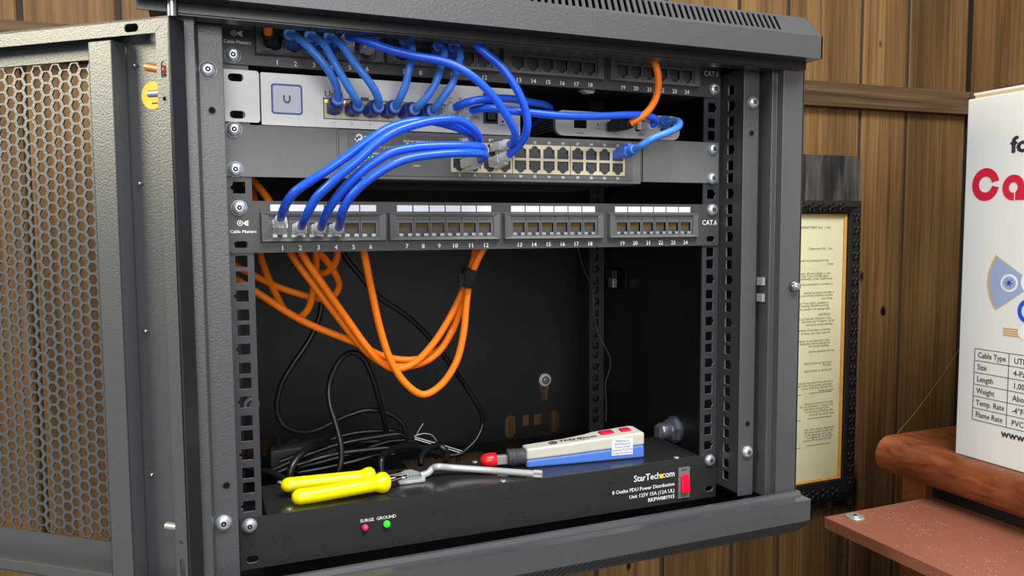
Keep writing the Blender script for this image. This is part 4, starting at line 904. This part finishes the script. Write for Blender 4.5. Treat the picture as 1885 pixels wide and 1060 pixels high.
# ================================================================== DESK, CARTON
DZ = -320.5; DXL, DYB = 583, 101
dk = thing('desk', 'cherry wood desk with thick rounded edge against the right wall', 'desk', (820, -300, -1300))
b = MB(); R_ = 25; prof = [(1084, DZ), (1084, DZ-50)]+[(DXL+R_-R_*math.sin(math.radians(a)), DZ-R_-R_*math.cos(math.radians(a))) for a in range(0, 181, 15)]
b.ext(prof, lambda a, q, c: (a, c, q), -1150, DYB, 'cherry', True); b.build('desktop', dk, 2.5, 3)
b = MB(); b.box(622, 664, 55, 90, -1300, DZ-50, 'cherry'); b.build('leg', dk, 1.5)
b = MB(); b.box(1030, 1073, 55, 90, -1300, DZ-50, 'cherry'); b.build('leg', dk, 1.5)
b = MB(); b.box(622, 664, -1120, -1080, -1300, DZ-50, 'cherry'); b.build('leg', dk, 1.5)
b = MB(); b.box(664, 1030, 70, 82, -900, DZ-50, 'ink'); b.build('back_board', dk)
tz = -388
c0 = H(1517, 951, 2, tz); c1 = H(1697, 912, 2, tz)
kt_ = thing('keyboard_tray', 'red-brown laminate tray pulled out below the desk top', 'keyboard tray', (c0.x+80, -300, tz-15))
b = MB(); b.box(c0.x, 618, -1100, c0.y, tz-14, tz, 'traytop'); b.build('board', kt_, 0.8)
p = H(1574, 952, 2, tz); b = MB(); b.lathe([(11, 0), (11, 1.5), (9.5, 2.2)], p, (0, 0, 1), 'steel', 24); b.lathe([(6.5, 2.3), (6, 3)], p, (0, 0, 1), 'zinc', 18); b.lathe([(2.4, 3), (2.4, 3.1)], p, (0, 0, 1), 'dark', 8); plabel(b.build('bolt', kt_), 'round steel bolt head with washer')
# slide bracket joining tray and desk
b = MB(); b.box(619, 621.5, -900, 40, tz-12, DZ-50, 'black'); b.build('slide_rail', kt_)
BX = 611.5; bt = H(1780, 184, 0, BX); bb = H(1760, 835, 0, BX); BY = (bt.y+bb.y)/2; BT = bt.z
bx = thing('cable_carton', 'white cardboard cable box with red and black print on the desk', 'cardboard box', (800, BY-200, DZ))
b = MB(); b.box(BX, BX+400, BY-420, BY, DZ+0.3, BT, 'card'); b.build('carton', bx, 1.2)
b = MB(); b.box(BX+2, BX+400, BY-420, BY-8, BT, BT+4, 'kraft'); b.box(BX+2, BX+200, BY-420, BY-6, BT+4, BT+7, 'card'); b.build('lid_flap', bx)
def bf(a, q, c=0): return (BX-0.1-c, BY-a, q)        # a runs towards the viewer
def bp(u, v): p = H(u, v, 0, BX); return BY-p.y, p.z
b = MB()
def btext(t, u, v, h, m, bold=0, sx=1):
    a, z = bp(u, v); b.text(t, h, bf, a, z, m, bold=bold, sx=sx, c=0.15)
btext('for', 1861, 281, 26, 'ink', 1.2)
def ring(a, z, ro, ri, m, gap=None, n=28):
    g0, g1 = gap if gap else (0, 360)
    pts = [(a+0.88*ro*math.cos(math.radians(g0+(g1-g0)*k/n)), z+ro*math.sin(math.radians(g0+(g1-g0)*k/n))) for k in range(n+1)]
    pts += [(a+0.88*ri*math.cos(math.radians(g0+(g1-g0)*(n-k)/n)), z+ri*math.sin(math.radians(g0+(g1-g0)*(n-k)/n))) for k in range(n+1)]
    b.ext(pts, bf, 0, 0.25, m)
a_, z_ = bp(1790, 341); ring(a_+17.2, z_, 19.5, 9.5, 'crimson', (12, 348))
a_, z_ = bp(1846, 346); a_ += 12.8; ring(a_, z_, 14.8, 6, 'crimson', (0, 359)); b.ext(rectp(a_+6, a_+14, z_-14.6, z_), bf, 0, 0.3, 'crimson'); b.ext(rectp(a_+2.4, a_+12, z_-14.5, z_-6), bf, 0, 0.38, 'crimson'); b.ext(rectp(a_+1.4, a_+2.5, z_-15, z_-4), bf, 0.1, 0.5, 'card')
b.build('red_and_black_title', bx)
b = MB()
c_ = bp(1905, 523)
def sector(r0, r1, a0, a1, m, c=0.2):
    n = 12; pts = [(c_[0]+r0*math.cos(math.radians(a0+(a1-a0)*k/n)), c_[1]+r0*math.sin(math.radians(a0+(a1-a0)*k/n))) for k in range(n+1)]
    pts += [(c_[0]+r1*math.cos(math.radians(a1+(a0-a1)*k/n)), c_[1]+r1*math.sin(math.radians(a1+(a0-a1)*k/n))) for k in range(n+1)]
    b.ext(pts, bf, 0, c, m)
sector(12, 57, 146, 217, 'kraft', 0.1); sector(12, 54, 147, 216, 'reelblue', 0.2)
b.ext(circ(c_[0], c_[1]+2, 16, 24), bf, 0, 0.4, 'reelwhite')
a_, z_ = bp(1858, 521); b.ext(circ(a_, z_, 10.5, 20), bf, 0.2, 0.3, 'reelwhite'); b.ext(circ(a_, z_, 8, 20), bf, 0.3, 0.4, 'reelblue')
b.ext([(a_+(6 if k % 2 else 1.6)*math.cos(k*math.pi/6+.4), z_+(6 if k % 2 else 1.6)*math.sin(k*math.pi/6+.4)) for k in range(12)], bf, 0.4, 0.5, 'navy')
ring(*bp(1893, 573), 14, 9, 'jacket', (90, 260)); 
for k in range(4): x0, z = bp(1847, 604+k*4); b.ext(rectp(x0, x0+24, z-0.6, z+0.6), bf, 0.1, 0.25, 'gilt')
a_, z_ = bp(1888, 612); b.ext(circ(a_, z_, 9, 16), bf, 0.1, 0.3, 'reelwhite')
b.build('printed_picture', bx)
b = MB()
rows = [('Cable Type', 'UTP'), ('Size', '4-Pair'), ('Length', '1,000ft'), ('Weight', 'About'), ('Temp. Rate', '-4\u00b0F-'), ('Flame Rate', 'PVC')]
A0, ZT = bp(1795, 641); A1, _ = bp(1858, 650); _, ZB = bp(1793, 772); rh = (ZT-ZB)/6
for k in range(7): b.ext(rectp(A0, A0+180, ZT-rh*k-0.35, ZT-rh*k+0.35), bf, 0.05, 0.15, 'ink')
for x in (A0, A1): b.ext(rectp(x-0.35, x+0.35, ZB, ZT), bf, 0.05, 0.15, 'ink')
for k, (l, r) in enumerate(rows):
    b.text(l, 9.6, bf, A0+4, ZT-rh*k-rh*0.72, 'ink', c=0.15, sx=0.8, bold=0.1); b.text(r, 9.6, bf, A1+6, ZT-rh*k-rh*0.74, 'ink', c=0.15, sx=0.85, bold=0.1)
a_, z_ = bp(1843, 800); b.text('www.', 13, bf, a_, z_-2, 'ink', c=0.15, bold=0.35)
b.build('specification_table', bx)
# thread between desk and wall
b = MB(); P = [H(1652, 797, 1, 118), H(1690, 752, 1, 170), H(1735, 690, 1, 180), H(1768, 640, 1, 200)]
b.tube(spline(P, 6), 0.35, 'thread', 5); tag(b.build('cobweb_thread'), 'thin pale thread rising from the desk back corner', 'thread')
bpy.context.view_layer.update()
